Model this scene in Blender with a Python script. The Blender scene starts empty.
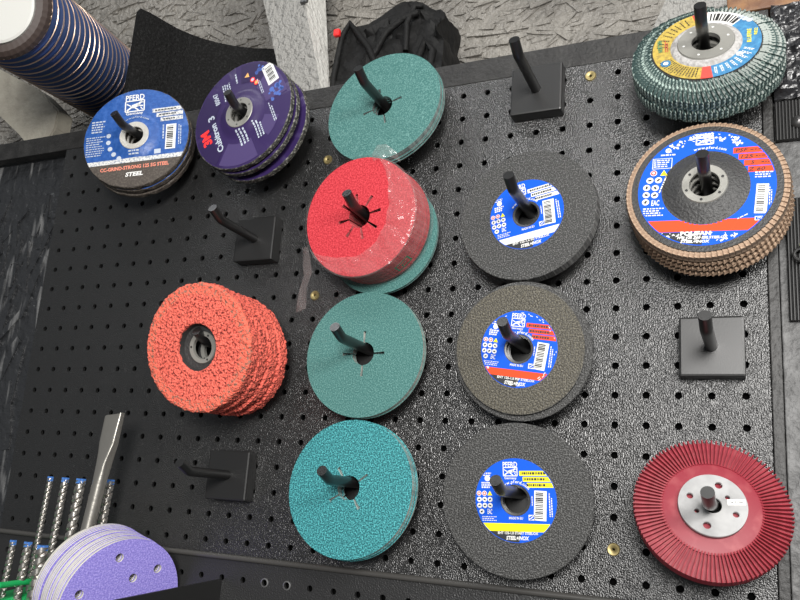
import bpy, bmesh, math, random
from mathutils import Vector, Matrix, noise
random.seed(7)
PI = math.pi
Z0 = 1.6                      # height of the top hole row of the peg board above the floor
S = bpy.context.scene
COL = S.collection

# ------------------------------------------------------------------ materials
def mat(name, c, rough=.5, metal=0., bump=None, mix=None, spec=.5, coat=0., stretch=None):
    """bump=(scale, distance, detail); mix=(colour2, noise scale, lo, hi)"""
    m = bpy.data.materials.new(name); m.use_nodes = True
    nt = m.node_tree; b = nt.nodes['Principled BSDF']
    b.inputs['Base Color'].default_value = (*c, 1)
    b.inputs['Roughness'].default_value = rough
    b.inputs['Metallic'].default_value = metal
    b.inputs['Specular IOR Level'].default_value = spec
    b.inputs['Coat Weight'].default_value = coat; b.inputs['Coat Roughness'].default_value = .2
    tc = nt.nodes.new('ShaderNodeTexCoord')
    if mix:
        n = nt.nodes.new('ShaderNodeTexNoise'); n.inputs['Scale'].default_value = mix[1]; n.inputs['Detail'].default_value = 3
        r = nt.nodes.new('ShaderNodeValToRGB')
        r.color_ramp.elements[0].position = mix[2]; r.color_ramp.elements[0].color = (*c, 1)
        r.color_ramp.elements[1].position = mix[3]; r.color_ramp.elements[1].color = (*mix[0], 1)
        src = tc.outputs['Object']
        if stretch:
            mp = nt.nodes.new('ShaderNodeMapping'); mp.inputs['Scale'].default_value = stretch; mp.inputs['Rotation'].default_value = (0, .16, 0)
            nt.links.new(src, mp.inputs['Vector']); src = mp.outputs['Vector']
        nt.links.new(src, n.inputs['Vector']); nt.links.new(n.outputs['Fac'], r.inputs['Fac'])
        nt.links.new(r.outputs['Color'], b.inputs['Base Color'])
    if bump:
        n = nt.nodes.new('ShaderNodeTexNoise'); n.inputs['Scale'].default_value = bump[0]
        n.inputs['Detail'].default_value = bump[2] if len(bump) > 2 else 2
        bp = nt.nodes.new('ShaderNodeBump'); bp.inputs['Distance'].default_value = bump[1]; bp.inputs['Strength'].default_value = 1
        nt.links.new(tc.outputs['Object'], n.inputs['Vector']); nt.links.new(n.outputs['Fac'], bp.inputs['Height'])
        nt.links.new(bp.outputs['Normal'], b.inputs['Normal'])
    return m

M = {}
M['powder'] = mat('black powder coat', (.012, .012, .012), .35, bump=(900, .00065, 0), spec=1.)
M['lip'] = mat('satin lip highlight', (.055, .053, .05), .35)  # lighter than the board: the ridge highlight is painted into the colour
M['hole_shade'] = mat('matt black hole shade', (.003, .003, .003), 1., spec=0.)  # near-black stand-in for the shade inside the peg holes
M['powder_smooth'] = mat('black satin coat', (.020, .020, .0205), .40, bump=(700, .0005, 1))
M['plastic'] = mat('black plastic', (.011, .011, .011), .42, spec=.65, bump=(900, .00004))
M['rod'] = mat('black rod plastic', (.010, .010, .010), .30, spec=.8)
M['brass'] = mat('brass screw', (.36, .29, .13), .45, .7)
M['eyelet'] = mat('steel eyelet', (.3, .3, .3), .35, .8)
M['wood_black'] = mat('black painted wood', (.014, .0135, .013), .5, bump=(260, .0008, 4), mix=((.028, .027, .026), 60, .4, .7))
M['wood_grey'] = mat('grey painted wood', (.05, .05, .05), .5, bump=(180, .0012, 4), mix=((.12, .12, .12), 90, .4, .7))
M['osb_black'] = mat('black gloss osb', (.02, .021, .023), .3, bump=(70, .006, 4), mix=((.16, .16, .16), 60, .58, .68), stretch=(1, 1, .16), spec=.9)  # stretched pale streaks paint gloss highlights into the wall colour
M['osb_grey'] = mat('grey gloss osb', (.25, .235, .21), .36, .0, bump=(130, .006, 5), mix=((.16, .15, .135), 14, .35, .65))
M['floor'] = mat('concrete', (.18, .18, .175), .7, bump=(40, .002), mix=((.12, .12, .12), 5, .4, .6))
M['teal'] = mat('teal grain', (.035, .13, .12), .8, bump=(900, .0005, 0), mix=((.125, .27, .25), 800, .45, .70))
M['turq'] = mat('turquoise grain', (.002, .085, .10), .75, bump=(900, .0006, 0), mix=((.09, .46, .48), 760, .42, .70))
M['fibre_edge'] = mat('vulcanised fibre edge', (.25, .27, .26), .7, mix=((.12, .13, .13), 300, .4, .6))
M['fibre_pale'] = mat('pale fibre edge', (.42, .42, .38), .7, mix=((.25, .26, .24), 300, .4, .6))
M['red'] = mat('red grain', (.38, .012, .022), .85, bump=(700, .0006, 1), mix=((.62, .05, .065), 620, .40, .66))
M['red_edge'] = mat('red fibre edge', (.32, .07, .07), .7, mix=((.45, .2, .19), 400, .4, .6))
M['abrasive'] = mat('dark resin abrasive', (.022, .022, .021), .55, bump=(800, .0008, 1), mix=((.15, .15, .147), 800, .48, .72))
M['abrasive_brown'] = mat('worn brown abrasive', (.038, .034, .025), .55, bump=(700, .0008, 1), mix=((.17, .155, .115), 760, .46, .72))
M['abrasive_edge'] = mat('abrasive rim', (.03, .03, .03), .7, bump=(500, .0015, 2), mix=((.13, .13, .125), 500, .48, .68))
M['speckle_edge'] = mat('speckled abrasive rim', (.035, .035, .03), .6, bump=(400, .002, 2), mix=((.30, .29, .26), 420, .5, .68))
M['brown_edge'] = mat('brown abrasive rim', (.05, .04, .032), .7, bump=(450, .0012, 2), mix=((.15, .13, .11), 500, .5, .7))
M['blue'] = mat('blue label', (.0, .085, .60), .6, spec=.25)
M['blue_dark'] = mat('blue grinding label', (.014, .072, .28), .42, bump=(300, .0004), mix=((.03, .105, .36), 200, .4, .65))
M['label_black'] = mat('label black', (.03, .032, .036), .6, spec=.25)
M['label_brown'] = mat('label brown black', (.055, .045, .038), .5, mix=((.10, .085, .07), 500, .45, .65))
M['white'] = mat('white print', (.72, .72, .70), .5)
M['white_dim'] = mat('pale print', (.45, .5, .58), .5)
M['stripe_white'] = mat('white stripe', (.70, .70, .68), .5)
M['stripe_speckle'] = mat('worn white stripe', (.62, .62, .6), .5, mix=((.25, .28, .35), 500, .48, .62))
M['yellow'] = mat('yellow stripe', (.88, .80, .0), .45)
M['orange_stripe'] = mat('orange red stripe', (.72, .065, .015), .6, spec=.25)
M['salmon'] = mat('salmon print', (.75, .25, .17), .5)
M['print_black'] = mat('black print', (.015, .015, .015), .5)
M['ring'] = mat('steel ring', (.30, .295, .27), .45, .4)
M['ring_bright'] = mat('bright tin ring', (.62, .60, .55), .4, .4, bump=(260, .0006))
M['fibre_cloth'] = mat('black woven backing', (.03, .03, .03), .5, bump=(500, .0008))
M['purple'] = mat('purple label', (.030, .016, .080), .40)
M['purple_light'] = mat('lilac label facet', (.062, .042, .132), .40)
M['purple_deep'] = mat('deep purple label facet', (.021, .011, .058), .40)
M['logo_red'] = mat('red print', (.85, .03, .03), .5)
M['badge_blue'] = mat('blue badge print', (.07, .13, .42), .5)
M['amber'] = mat('amber print', (.75, .4, .12), .5)
M['beige_flap'] = mat('tan zirconia flap', (.30, .20, .135), .8, bump=(500, .0012), mix=((.46, .33, .23), 500, .4, .65))
M['beige_flap_side'] = mat('brown flap side', (.10, .07, .05), .8, mix=((.24, .17, .12), 400, .4, .65))
M['green_flap'] = mat('grey green flap', (.022, .05, .047), .75, bump=(500, .002), mix=((.36, .45, .41), 420, .53, .64))
M['flap_edge'] = mat('frayed white flap edge', (.44, .48, .45), .8, mix=((.05, .09, .085), 330, .48, .58))
M['gold_label'] = mat('gold yellow label', (.46, .34, .07), .6, spec=.25, mix=((.30, .22, .06), 300, .45, .65))
M['cyan_label'] = mat('blue label paper', (.035, .16, .33), .5, mix=((.06, .24, .43), 240, .4, .65))
M['red_label'] = mat('red label block', (.52, .06, .045), .5)
M['print_green'] = mat('green print', (.03, .22, .12), .5)
M['print_yellow'] = mat('yellow print', (.75, .68, .05), .5)
M['felt_grey'] = mat('grey fibre flange', (.42, .41, .40), .8, bump=(400, .001), mix=((.30, .29, .28), 300, .4, .6))
M['maroon'] = mat('maroon flap', (.22, .012, .022), .6, bump=(200, .0006), mix=((.31, .025, .04), 120, .35, .65))
M['maroon_plate'] = mat('maroon backing plate', (.23, .014, .028), .5, mix=((.30, .05, .06), 90, .5, .75))
M['alu'] = mat('brushed aluminium', (.24, .24, .24), .55, .3, mix=((.36, .36, .36), 60, .35, .65))
M['orange'] = mat('coral nonwoven', (.19, .017, .012), .85, bump=(520, .003, 2), mix=((.84, .150, .105), 430, .37, .49))
M['orange_worn'] = mat('worn coral nonwoven', (.82, .15, .095), .85, bump=(520, .003, 2), mix=((.26, .14, .10), 330, .50, .64))
M['steel'] = mat('drill steel', (.48, .46, .43), .28, .9)
M['steel_dull'] = mat('chisel steel', (.46, .44, .40), .34, .85, bump=(120, .0003))
M['tip_blue'] = mat('blue tip paint', (.06, .18, .5), .5)
M['lilac'] = mat('lilac grain', (.23, .19, .62), .75, bump=(700, .0006, 1), mix=((.42, .36, .82), 620, .42, .66))
M['paper'] = mat('white paper backing', (.62, .60, .55), .8)
M['paper_grey'] = mat('grey paper backing', (.42, .41, .39), .8, mix=((.5, .49, .46), 300, .4, .6))
M['green_plastic'] = mat('green plastic', (.01, .33, .09), .4)
M['hose'] = mat('blue hose skin', (.06, .12, .33), .30, .45, spec=1., coat=.6)
M['copper'] = mat('copper wire', (.60, .44, .34), .28, .85)
M['cuff'] = mat('dark ribbed cuff', (.05, .035, .03), .5)
M['cap'] = mat('white cap', (.55, .55, .52), .5)
M['felt'] = mat('black felt', (.010, .010, .010), .95, bump=(260, .003, 4), mix=((.024, .024, .024), 420, .5, .75), spec=.1)
M['bag'] = mat('black nylon', (.006, .006, .006), .65, bump=(60, .004, 3), spec=.25)
M['strap'] = mat('black webbing', (.006, .006, .006), .65, spec=.25, bump=(300, .001))
M['red_tag'] = mat('red tag', (.8, .02, .02), .5)
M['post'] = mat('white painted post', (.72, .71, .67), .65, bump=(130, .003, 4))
M['post_rough'] = mat('rough painted post face', (.27, .265, .25), .6, bump=(170, .008, 3))  # rough texture; darker tone paints shade onto the post's front face
M['chunk'] = mat('off white painted wood', (.31, .29, .24), .7, bump=(60, .003, 4), mix=((.25, .23, .19), 25, .4, .6))
M['brown_wood'] = mat('brown wood', (.24, .12, .05), .6, bump=(120, .001, 4), mix=((.13, .06, .03), 50, .4, .6))
M['foil'] = mat('crumpled black foil', (.015, .015, .017), .3, bump=(60, .006, 3), spec=.7)
M['rubber'] = mat('black rubber', (.018, .018, .018), .5)
M['bolt'] = mat('dark bolt', (.12, .12, .12), .35, .8)
M['lime'] = mat('lime plastic', (.45, .62, .12), .4)

def film_material():
    m = bpy.data.materials.new('clear plastic film'); m.use_nodes = True
    nt = m.node_tree; nt.nodes.clear()
    o = nt.nodes.new('ShaderNodeOutputMaterial'); t = nt.nodes.new('ShaderNodeBsdfTransparent')
    p = nt.nodes.new('ShaderNodeBsdfPrincipled'); x = nt.nodes.new('ShaderNodeMixShader')
    p.inputs['Base Color'].default_value = (.42, .34, .33, 1); p.inputs['Roughness'].default_value = .14
    p.inputs['Specular IOR Level'].default_value = .9
    tc = nt.nodes.new('ShaderNodeTexCoord'); n = nt.nodes.new('ShaderNodeTexNoise'); n.inputs['Scale'].default_value = 38; n.inputs['Detail'].default_value = 3
    b = nt.nodes.new('ShaderNodeBump'); b.inputs['Distance'].default_value = .010
    nt.links.new(tc.outputs['Object'], n.inputs['Vector']); nt.links.new(n.outputs['Fac'], b.inputs['Height'])
    nt.links.new(b.outputs['Normal'], p.inputs['Normal'])
    x.inputs['Fac'].default_value = .17
    nt.links.new(t.outputs[0], x.inputs[1]); nt.links.new(p.outputs[0], x.inputs[2]); nt.links.new(x.outputs[0], o.inputs[0])
    return m
M['film'] = film_material()

# ------------------------------------------------------------------ object helpers
def obj(name, bm, m, parent=None, loc=(0, 0, 0), smooth=False):
    me = bpy.data.meshes.new(name)
    bmesh.ops.recalc_face_normals(bm, faces=bm.faces)
    bm.to_mesh(me); bm.free()
    for k in (m if isinstance(m, (list, tuple)) else [m]):
        me.materials.append(M[k])
    if smooth:
        for p in me.polygons: p.use_smooth = True
        try: me.set_sharp_from_angle(angle=math.radians(38))
        except Exception: pass
    o = bpy.data.objects.new(name, me); COL.objects.link(o); o.location = loc
    if parent: o.parent = parent
    return o
def tag(o, label, cat, group=None, kind=None):
    o['label'] = label; o['category'] = cat
    if group: o['group'] = group
    if kind: o['kind'] = kind
    return o
def thing(name, label, cat, loc, rot=None, group=None):
    o = bpy.data.objects.new(name, None); COL.objects.link(o)
    o.empty_display_size = .02
    if rot is not None: o.matrix_world = Matrix.Translation(loc) @ rot.to_4x4()
    else: o.location = loc
    return tag(o, label, cat, group)
def struct(name, bm, m, loc=(0, 0, 0)):
    o = obj(name, bm, m, None, loc); o['kind'] = 'structure'; return o
def copy_tree(o, parent=None):
    c = o.copy(); COL.objects.link(c); c.parent = parent
    for ch in list(o.children): copy_tree(ch, c)
    return c
def frame(nx, nz, spin=0.):
    """axes of a disc: +Z out of its front face (board faces -Y), +Y up"""
    n = Vector((nx, -1, nz)).normalized()
    y = Vector((0, 0, 1)); y = (y - n * y.dot(n)).normalized(); x = y.cross(n)
    R = Matrix((x, y, n)).transposed()
    return R @ Matrix.Rotation(spin, 3, 'Z')

# ------------------------------------------------------------------ mesh helpers
def box(bm, x0, x1, y0, y1, z0, z1, mi=0, bevel=0.):
    v = [bm.verts.new(p) for p in ((x0,y0,z0),(x1,y0,z0),(x1,y1,z0),(x0,y1,z0),(x0,y0,z1),(x1,y0,z1),(x1,y1,z1),(x0,y1,z1))]
    fs = [bm.faces.new([v[i] for i in f]) for f in ((0,3,2,1),(4,5,6,7),(0,1,5,4),(1,2,6,5),(2,3,7,6),(3,0,4,7))]
    for f in fs: f.material_index = mi
    if bevel:
        es = list({e for f in fs for e in f.edges})
        bmesh.ops.bevel(bm, geom=es, offset=bevel, segments=2, affect='EDGES', profile=.6)
    return v
def hexa(bm, p, mi=0):
    v = [bm.verts.new(q) for q in p]
    for f in ((0,3,2,1),(4,5,6,7),(0,1,5,4),(1,2,6,5),(2,3,7,6),(3,0,4,7)):
        bm.faces.new([v[i] for i in f]).material_index = mi
def lathe(bm, prof, n=96, mats=None, closed=True, wob=None):
    """revolve (r, z) profile about Z; closed joins last to first"""
    rings = []
    for k, (r, z) in enumerate(prof):
        ring = []
        for i in range(n):
            a = 2 * PI * i / n; rr, zz = r, z
            if wob: rr, zz = wob(k, a, r, z)
            ring.append(bm.verts.new((rr * math.cos(a), rr * math.sin(a), zz)))
        rings.append(ring)
    m = len(prof); last = m if closed else m - 1
    for k in range(last):
        A, B = rings[k], rings[(k + 1) % m]
        for i in range(n):
            f = bm.faces.new((A[i], A[(i + 1) % n], B[(i + 1) % n], B[i]))
            if mats: f.material_index = mats[k]
    return rings
def tube(bm, pts, r, n=12, cap=True, mi=0, rs=None):
    rings = []; prev = None
    pts = [Vector(p) for p in pts]
    for i, p in enumerate(pts):
        d = (pts[min(i + 1, len(pts) - 1)] - pts[max(i - 1, 0)]).normalized()
        if prev is None:
            a = Vector((0, 0, 1)) if abs(d.z) < .9 else Vector((1, 0, 0)); u = d.cross(a).normalized()
        else: u = (prev - d * prev.dot(d)).normalized()
        prev = u; w = d.cross(u)
        rr = rs[i] if rs else r
        rings.append([bm.verts.new(p + (u * math.cos(2*PI*k/n) + w * math.sin(2*PI*k/n)) * rr) for k in range(n)])
    for A, B in zip(rings, rings[1:]):
        for k in range(n): bm.faces.new((A[k], A[(k+1) % n], B[(k+1) % n], B[k])).material_index = mi
    if cap:
        bm.faces.new(rings[0]).material_index = mi; bm.faces.new(rings[-1]).material_index = mi
    return rings
def slot_disc(bm, R, rh, zf, zb, slots, rs, hw, spin=0., n=120, bow=0.):
    """fibre disc with a centre hole and radial slots; material 0 face, 1 edge"""
    cuts = []
    ths = []
    for k in range(slots):
        a = spin + 2 * PI * k / slots
        cuts.append(a); ths += [a - hw, a + hw]
    ths += [2 * PI * i / n for i in range(n)]
    ths = sorted({round(t % (2 * PI), 5) for t in ths})
    def inside(t):
        return any(abs((t - c + PI) % (2 * PI) - PI) < hw - 1e-5 for c in cuts)
    N = len(ths)
    P = lambda r, t, z: bm.verts.new((r * math.cos(t), r * math.sin(t), z))
    for i in range(N):
        t0 = ths[i]; t1 = ths[(i + 1) % N]
        if i == N - 1: t1 += 2 * PI
        r0 = rs if inside((t0 + t1) / 2) else rh
        radii = [r0] + [r0 + (R - r0) * q for q in (.35, .7, 1.)]
        zz = lambda r, z: z - bow * (r / R) ** 2
        for a, b in zip(radii, radii[1:]):
            bm.faces.new((P(a, t0, zz(a, zf)), P(b, t0, zz(b, zf)), P(b, t1, zz(b, zf)), P(a, t1, zz(a, zf))))
            bm.faces.new((P(a, t0, zz(a, zb)), P(a, t1, zz(a, zb)), P(b, t1, zz(b, zb)), P(b, t0, zz(b, zb)))).material_index = 1
        for r in (R, r0):
            bm.faces.new((P(r, t0, zz(r, zf)), P(r, t0, zz(r, zb)), P(r, t1, zz(r, zb)), P(r, t1, zz(r, zf)))).material_index = 1
    bmesh.ops.remove_doubles(bm, verts=bm.verts, dist=1e-6)

def plate(R, holes, z, th):
    """round plate with round holes, front at z"""
    cu = bpy.data.curves.new('outline', 'CURVE'); cu.dimensions = '2D'; cu.fill_mode = 'BOTH'; cu.extrude = th/2
    for cx, cy, r, n in [(0, 0, R, 96)] + [(x, y, r, 24) for x, y, r in holes]:
        sp = cu.splines.new('POLY'); sp.points.add(n - 1); sp.use_cyclic_u = True
        for k, q in enumerate(sp.points): q.co = (cx + r*math.cos(2*PI*k/n), cy + r*math.sin(2*PI*k/n), 0, 1)
    o = bpy.data.objects.new('outline', cu); COL.objects.link(o)
    me = bpy.data.meshes.new_from_object(o.evaluated_get(bpy.context.evaluated_depsgraph_get()))
    bm = bmesh.new(); bm.from_mesh(me)
    bpy.data.objects.remove(o); bpy.data.curves.remove(cu); bpy.data.meshes.remove(me)
    bmesh.ops.remove_doubles(bm, verts=bm.verts, dist=1e-6)
    bmesh.ops.translate(bm, verts=bm.verts, vec=(0, 0, z - th/2))
    return bm
# ------------------------------------------------------------------ flat printing
def clip_circle(poly, R, n=72):
    out = poly
    for i in range(n):
        a = 2 * PI * (i + .5) / n; nx, ny = math.cos(a), math.sin(a); d = R * math.cos(PI / n)
        res = []
        for j in range(len(out)):
            p, q = out[j], out[(j + 1) % len(out)]
            dp = p[0] * nx + p[1] * ny - d; dq = q[0] * nx + q[1] * ny - d
            if dp <= 0: res.append(p)
            if (dp < 0 < dq) or (dq < 0 < dp):
                t = dp / (dp - dq); res.append((p[0] + t * (q[0] - p[0]), p[1] + t * (q[1] - p[1])))
        out = res
        if len(out) < 3: return None
    return out
TEXT = {}
def text_geo(s, shear=0., bold=0.):
    key = (s, shear, bold)
    if key not in TEXT:
        cu = bpy.data.curves.new('lettering', 'FONT'); cu.body = s; cu.size = 1; cu.shear = shear; cu.offset = bold
        cu.resolution_u = 2
        o = bpy.data.objects.new('lettering', cu); COL.objects.link(o)
        me = bpy.data.meshes.new_from_object(o.evaluated_get(bpy.context.evaluated_depsgraph_get()))
        vs = [(v.co.x, v.co.y) for v in me.vertices]; fs = [list(p.vertices) for p in me.polygons]
        bpy.data.objects.remove(o); bpy.data.curves.remove(cu); bpy.data.meshes.remove(me)
        x0 = min(v[0] for v in vs); x1 = max(v[0] for v in vs); y0 = min(v[1] for v in vs); y1 = max(v[1] for v in vs)
        TEXT[key] = ([((x - (x0+x1)/2) / (x1-x0), (y - (y0+y1)/2) / (y1-y0)) for x, y in vs], fs, (x1-x0, y1-y0, (y0+y1)/2))
    return TEXT[key]
class Print:
    """shapes printed on a disc face, in units of the label radius R, all turned by rot"""
    def __init__(self, R, z, rot=0., zfun=None):
        self.R, self.z, self.rot, self.bm, self.zf = R, z, rot, {}, zfun
    def _pt(self, x, y, lay):
        c, s = math.cos(self.rot), math.sin(self.rot)
        X, Y = (x * c - y * s) * self.R, (x * s + y * c) * self.R
        z = self.zf(math.hypot(X, Y)) if self.zf else self.z
        return (X, Y, z + lay * .00012)
    def poly(self, key, pts, lay=1, clip=.985):
        if clip: pts = clip_circle(pts, clip)
        if not pts: return
        b = self.bm.setdefault(key, bmesh.new())
        b.faces.new([b.verts.new(self._pt(x, y, lay)) for x, y in pts])
    def rect(self, key, cx, cy, w, h, a=0., lay=1, clip=.985):
        c, s = math.cos(a), math.sin(a)
        self.poly(key, [(cx + dx*w/2*c - dy*h/2*s, cy + dx*w/2*s + dy*h/2*c) for dx, dy in ((-1,-1),(1,-1),(1,1),(-1,1))], lay, clip)
    def dot(self, key, cx, cy, r, lay=1, n=14):
        self.poly(key, [(cx + r*math.cos(2*PI*i/n), cy + r*math.sin(2*PI*i/n)) for i in range(n)], lay, None)
    def ann(self, key, r0, r1, a0=0., a1=2*PI, lay=0, n=96):
        b = self.bm.setdefault(key, bmesh.new()); k = max(2, int(n * (a1 - a0) / (2*PI)))
        for i in range(k):
            t0 = a0 + (a1 - a0) * i / k; t1 = a0 + (a1 - a0) * (i + 1) / k
            for q0, q1 in ((0, .5), (.5, 1)):
                ra = r0 + (r1 - r0) * q0; rb = r0 + (r1 - r0) * q1
                b.faces.new([b.verts.new(self._pt(r*math.cos(t), r*math.sin(t), lay)) for r, t in ((ra,t0),(rb,t0),(rb,t1),(ra,t1))])
    def text(self, key, s, cx, cy, w, h, a=0., lay=3, shear=0., bold=.02):
        vs, fs, _ = text_geo(s, shear, bold); b = self.bm.setdefault(key, bmesh.new())
        c, q = math.cos(a), math.sin(a)
        vv = [b.verts.new(self._pt(cx + x*w*c - y*h*q, cy + x*w*q + y*h*c, lay)) for x, y in vs]
        for f in fs:
            try: b.faces.new([vv[i] for i in f])
            except ValueError: pass
    def arc_text(self, key, s, r, a_mid, h, lay=3):
        sz = [text_geo(ch, 0., .02)[2] for ch in s]; gap = .10
        tot = sum(q[0] + gap for q in sz); x = -tot/2
        for ch, (w, hh, yc) in zip(s, sz):
            t = a_mid - (x + (w + gap)/2) * h / r; rr = r + (yc - .25) * h
            self.text(key, ch, rr*math.cos(t), rr*math.sin(t), w*h, hh*h, t - PI/2, lay); x += w + gap
    def micro(self, key, cx, cy, w, h, rows, a=0., lay=3, fill=.5):
        """lines of print too small to read"""
        c, q = math.cos(a), math.sin(a); lh = h / rows
        for i in range(rows):
            y = h/2 - lh * (i + .5); x = -w / 2
            end = w / 2 - (random.random() * w * .25 if i else 0)
            while x < end - .01:
                l = min(random.uniform(.02, .06), end - x)
                self.rect(key, cx + (x + l/2)*c - y*q, cy + (x + l/2)*q + y*c, l, lh * fill, a, lay)
                x += l + .014
    def done(self, parent, names, base='label'):
        root = None
        for key, b in self.bm.items():
            nm = names.get(key, 'lettering')
            bmesh.ops.remove_doubles(b, verts=b.verts, dist=2e-6)
            o = obj(nm, b, key.split('|')[0], root or parent)
            if root is None: root = o
        return root

def horse_emblem(p, key, cx, cy, w, h):
    """square frame with a rearing outline in it"""
    t = .022
    for dx, dy, ww, hh in ((0, h/2, w, t), (0, -h/2, w, t), (-w/2, 0, t, h), (w/2, 0, t, h)): p.rect(key, cx+dx, cy+dy, ww, hh, lay=3)
    for x0, y0, x1, y1, th in ((-.42,-.40,-.10,.0,.09), (-.15,-.05,.22,.12,.2), (.15,.10,.38,.38,.11), (.1,.05,.44,-.05,.07), (-.05,-.1,.2,-.42,.07), (-.2,0,-.44,.25,.06), (.3,.38,.45,.28,.06), (.3,-.15,.42,-.4,.05)):
        ax, ay, bx, by = cx+x0*w, cy+y0*h, cx+x1*w, cy+y1*h
        p.rect(key, (ax+bx)/2, (ay+by)/2, math.hypot(bx-ax, by-ay), th*w, math.atan2(by-ay, bx-ax), lay=3)
def barcode(p, cx, cy, w, h, a, n=15, across=True):
    p.rect('white|b', cx, cy, w, h, a, lay=2)
    c, q = math.cos(a), math.sin(a)
    for i in range(n):
        t = (i + .5) / n - .5
        th = random.choice((.3, .5, .7)) * h / n
        x, y = -w * .08, t * h * .9
        p.rect('print_black', cx + x*c - y*q, cy + x*q + y*c, w * .62, th, a, lay=3)
def pictograms(p, x, y, r, dx, dy, rows=3, last=True):
    for i in range(rows):
        for j in range(3):
            cx, cy = x + j*dx, y - i*dy
            if i == 0 and j == 2:
                p.poly('yellow|i', [(cx-r, cy-r*.8), (cx+r, cy-r*.8), (cx, cy+r)], 2, None)
            else:
                p.dot('white', cx, cy, r, 2)
                if i == 0: p.dot('logo_red', cx, cy, r*.72, 3); p.dot('white', cx, cy, r*.38, 4)
                else: p.rect('print_black', cx, cy, r*.9, r*.5, random.uniform(-1, 1), lay=4)
    if last:
        p.dot('white', x + dx*.4, y - rows*dy, r, 2); p.rect('print_black', x + dx*.4, y - rows*dy, r*.9, r*.5, .5, lay=4)
        p.text('white', 'EAC', x + dx*1.9, y - rows*dy, r*1.9, r*2.0, -.05)
PN = {'white|b': 'barcode', 'print_black': 'black_lettering', 'white': 'white_lettering', 'yellow|i': 'warning_sign', 'logo_red': 'red_mark'}

def cutting_label(root, R, rh, stripe, boxes, line1, line2, rot, z, worn=False):
    p = Print(R, z, rot)
    p.ann('blue', rh / R, 1.0)
    # lower printed segment: black on the left, blue on the right, under the coloured stripe
    p.poly('label_black', [(-1,-.73), (.12,-.73), (.05,-1), (-1,-1)], 1)
    p.rect(stripe + '|s', 0, -.64, 2, .19, lay=1)
    p.text('white', 'PFERD', -.10, .85, .36, .13)
    horse_emblem(p, 'white', -.10, .68, .34, .2)
    p.text('white', 'Germany', -.10, .52, .30, .075)
    p.arc_text('white', 'www.pferd.com', .435, PI*.5, .105)
    p.text('white', 'MADE IN EU', .0, -.42, .34, .06)
    for i, (x0, yc) in enumerate(((.12, .64), (.20, .50), (.30, .36))):
        p.rect(boxes, (x0 + 1.1) / 2, yc, 1.1 - x0, .115, lay=1)
        p.micro('print_black', (x0 + .82) / 2 - .02 * i, yc, .82 - x0 - .12 + .03 * i, .07, 1, lay=2, fill=.8)
    barcode(p, .60, -.12, .30, .70, -.06)
    p.micro('white', .85, -.1, .55, .10, 2, PI/2)
    p.micro('white', .41, .0, .24, .04, 1, PI/2)
    p.rect('white', .385, -.40, .16, .13, lay=2); p.rect('blue|k', .385, -.40, .11, .08, .4, lay=4); p.rect('white', .385, -.40, .10, .02, .7, lay=5)
    p.micro('white', -.68, .62, .2, .10, 2); p.dot('white', -.68, .52, .07, 2); p.micro('white', -.70, .36, .26, .16, 3, fill=.7)
    pictograms(p, -.90, .16, .062, .135, .145)
    p.micro('white', -.66, -.44, .36, .13, 3, fill=.4)
    p.text('white', line1, .03, -.775, .98, .075, bold=.03)
    p.text('white', line2, .02, -.885, .56, .095, shear=.2, bold=.04)
    if worn:
        for i in range(26):
            t = random.uniform(0, 2*PI); rr = random.uniform(.9, .97)
            p.rect('white', rr*math.cos(t), rr*math.sin(t), random.uniform(.02, .09), .018, t + PI/2, lay=3)
    L = p.done(root, dict(PN, **{'blue': 'label', 'label_black': 'label_segment', stripe + '|s': 'stripe', boxes: 'data_box', 'blue|k': 'tension_mark'}))
    L['label'] = 'round blue paper label with %s stripe and white lettering' % {'yellow': 'yellow', 'orange_stripe': 'orange', 'stripe_white': 'white'}[stripe]

# ------------------------------------------------------------------ the room
def plank(x0, x1, y0, y1, z0, z1, bev=.0008):
    bm = bmesh.new(); box(bm, x0, x1, y0, y1, z0, z1, bevel=bev); return bm
def osb(x0, x1, z0, z1, y, n, lmin, lmax, wmin, wmax, amean, aspread, lift, vis=None):
    """board surface built from pressed wood flakes"""
    bm = bmesh.new()
    box(bm, x0, x1, y + .001, y + .018, z0, z1)
    for i in range(n):
        l = random.uniform(lmin, lmax); w = random.uniform(wmin, wmax)
        a = random.gauss(amean, aspread); c, s = math.cos(a), math.sin(a)
        m = l / 2 + .002
        cx = random.uniform(x0 + m, x1 - m); cz = random.uniform(z0 + m, z1 - m)
        t1 = random.uniform(-lift, lift) * l; t2 = random.uniform(-1, 1) * lift * 1.2 * w; base = random.uniform(.0, .0022)
        k = random.uniform(.5, 1)
        v = []
        for dx, dz in ((-1,-1), (-.4,-1.1), (1,-k), (1.05,k*.4), (.7,1), (-1,.8)):
            px, pz = dx*l/2, dz*w/2
            yy = y - base - dx*t1 - dz*t2
            v.append(bm.verts.new((cx + px*c - pz*s, min(yy, y), cz + px*s + pz*c)))
        u = [bm.verts.new((q.co.x, y + .0012, q.co.z)) for q in v]
        bm.faces.new(v)
        for j in range(6): bm.faces.new((v[j], v[(j+1) % 6], u[(j+1) % 6], u[j]))
    return bm

bm = bmesh.new(); box(bm, -2.2, 3.0, -3.4, .6, -Z0 - .1, -Z0); struct('floor', bm, 'floor')
# low black wall that carries the peg boards, up to the ledge
struct('wall_back', osb(-.62, 1.3, -Z0, .0122, .0165, 2600, .03, .09, .006, .016, PI/2 - .15, .28, .03), 'osb_black')
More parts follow.
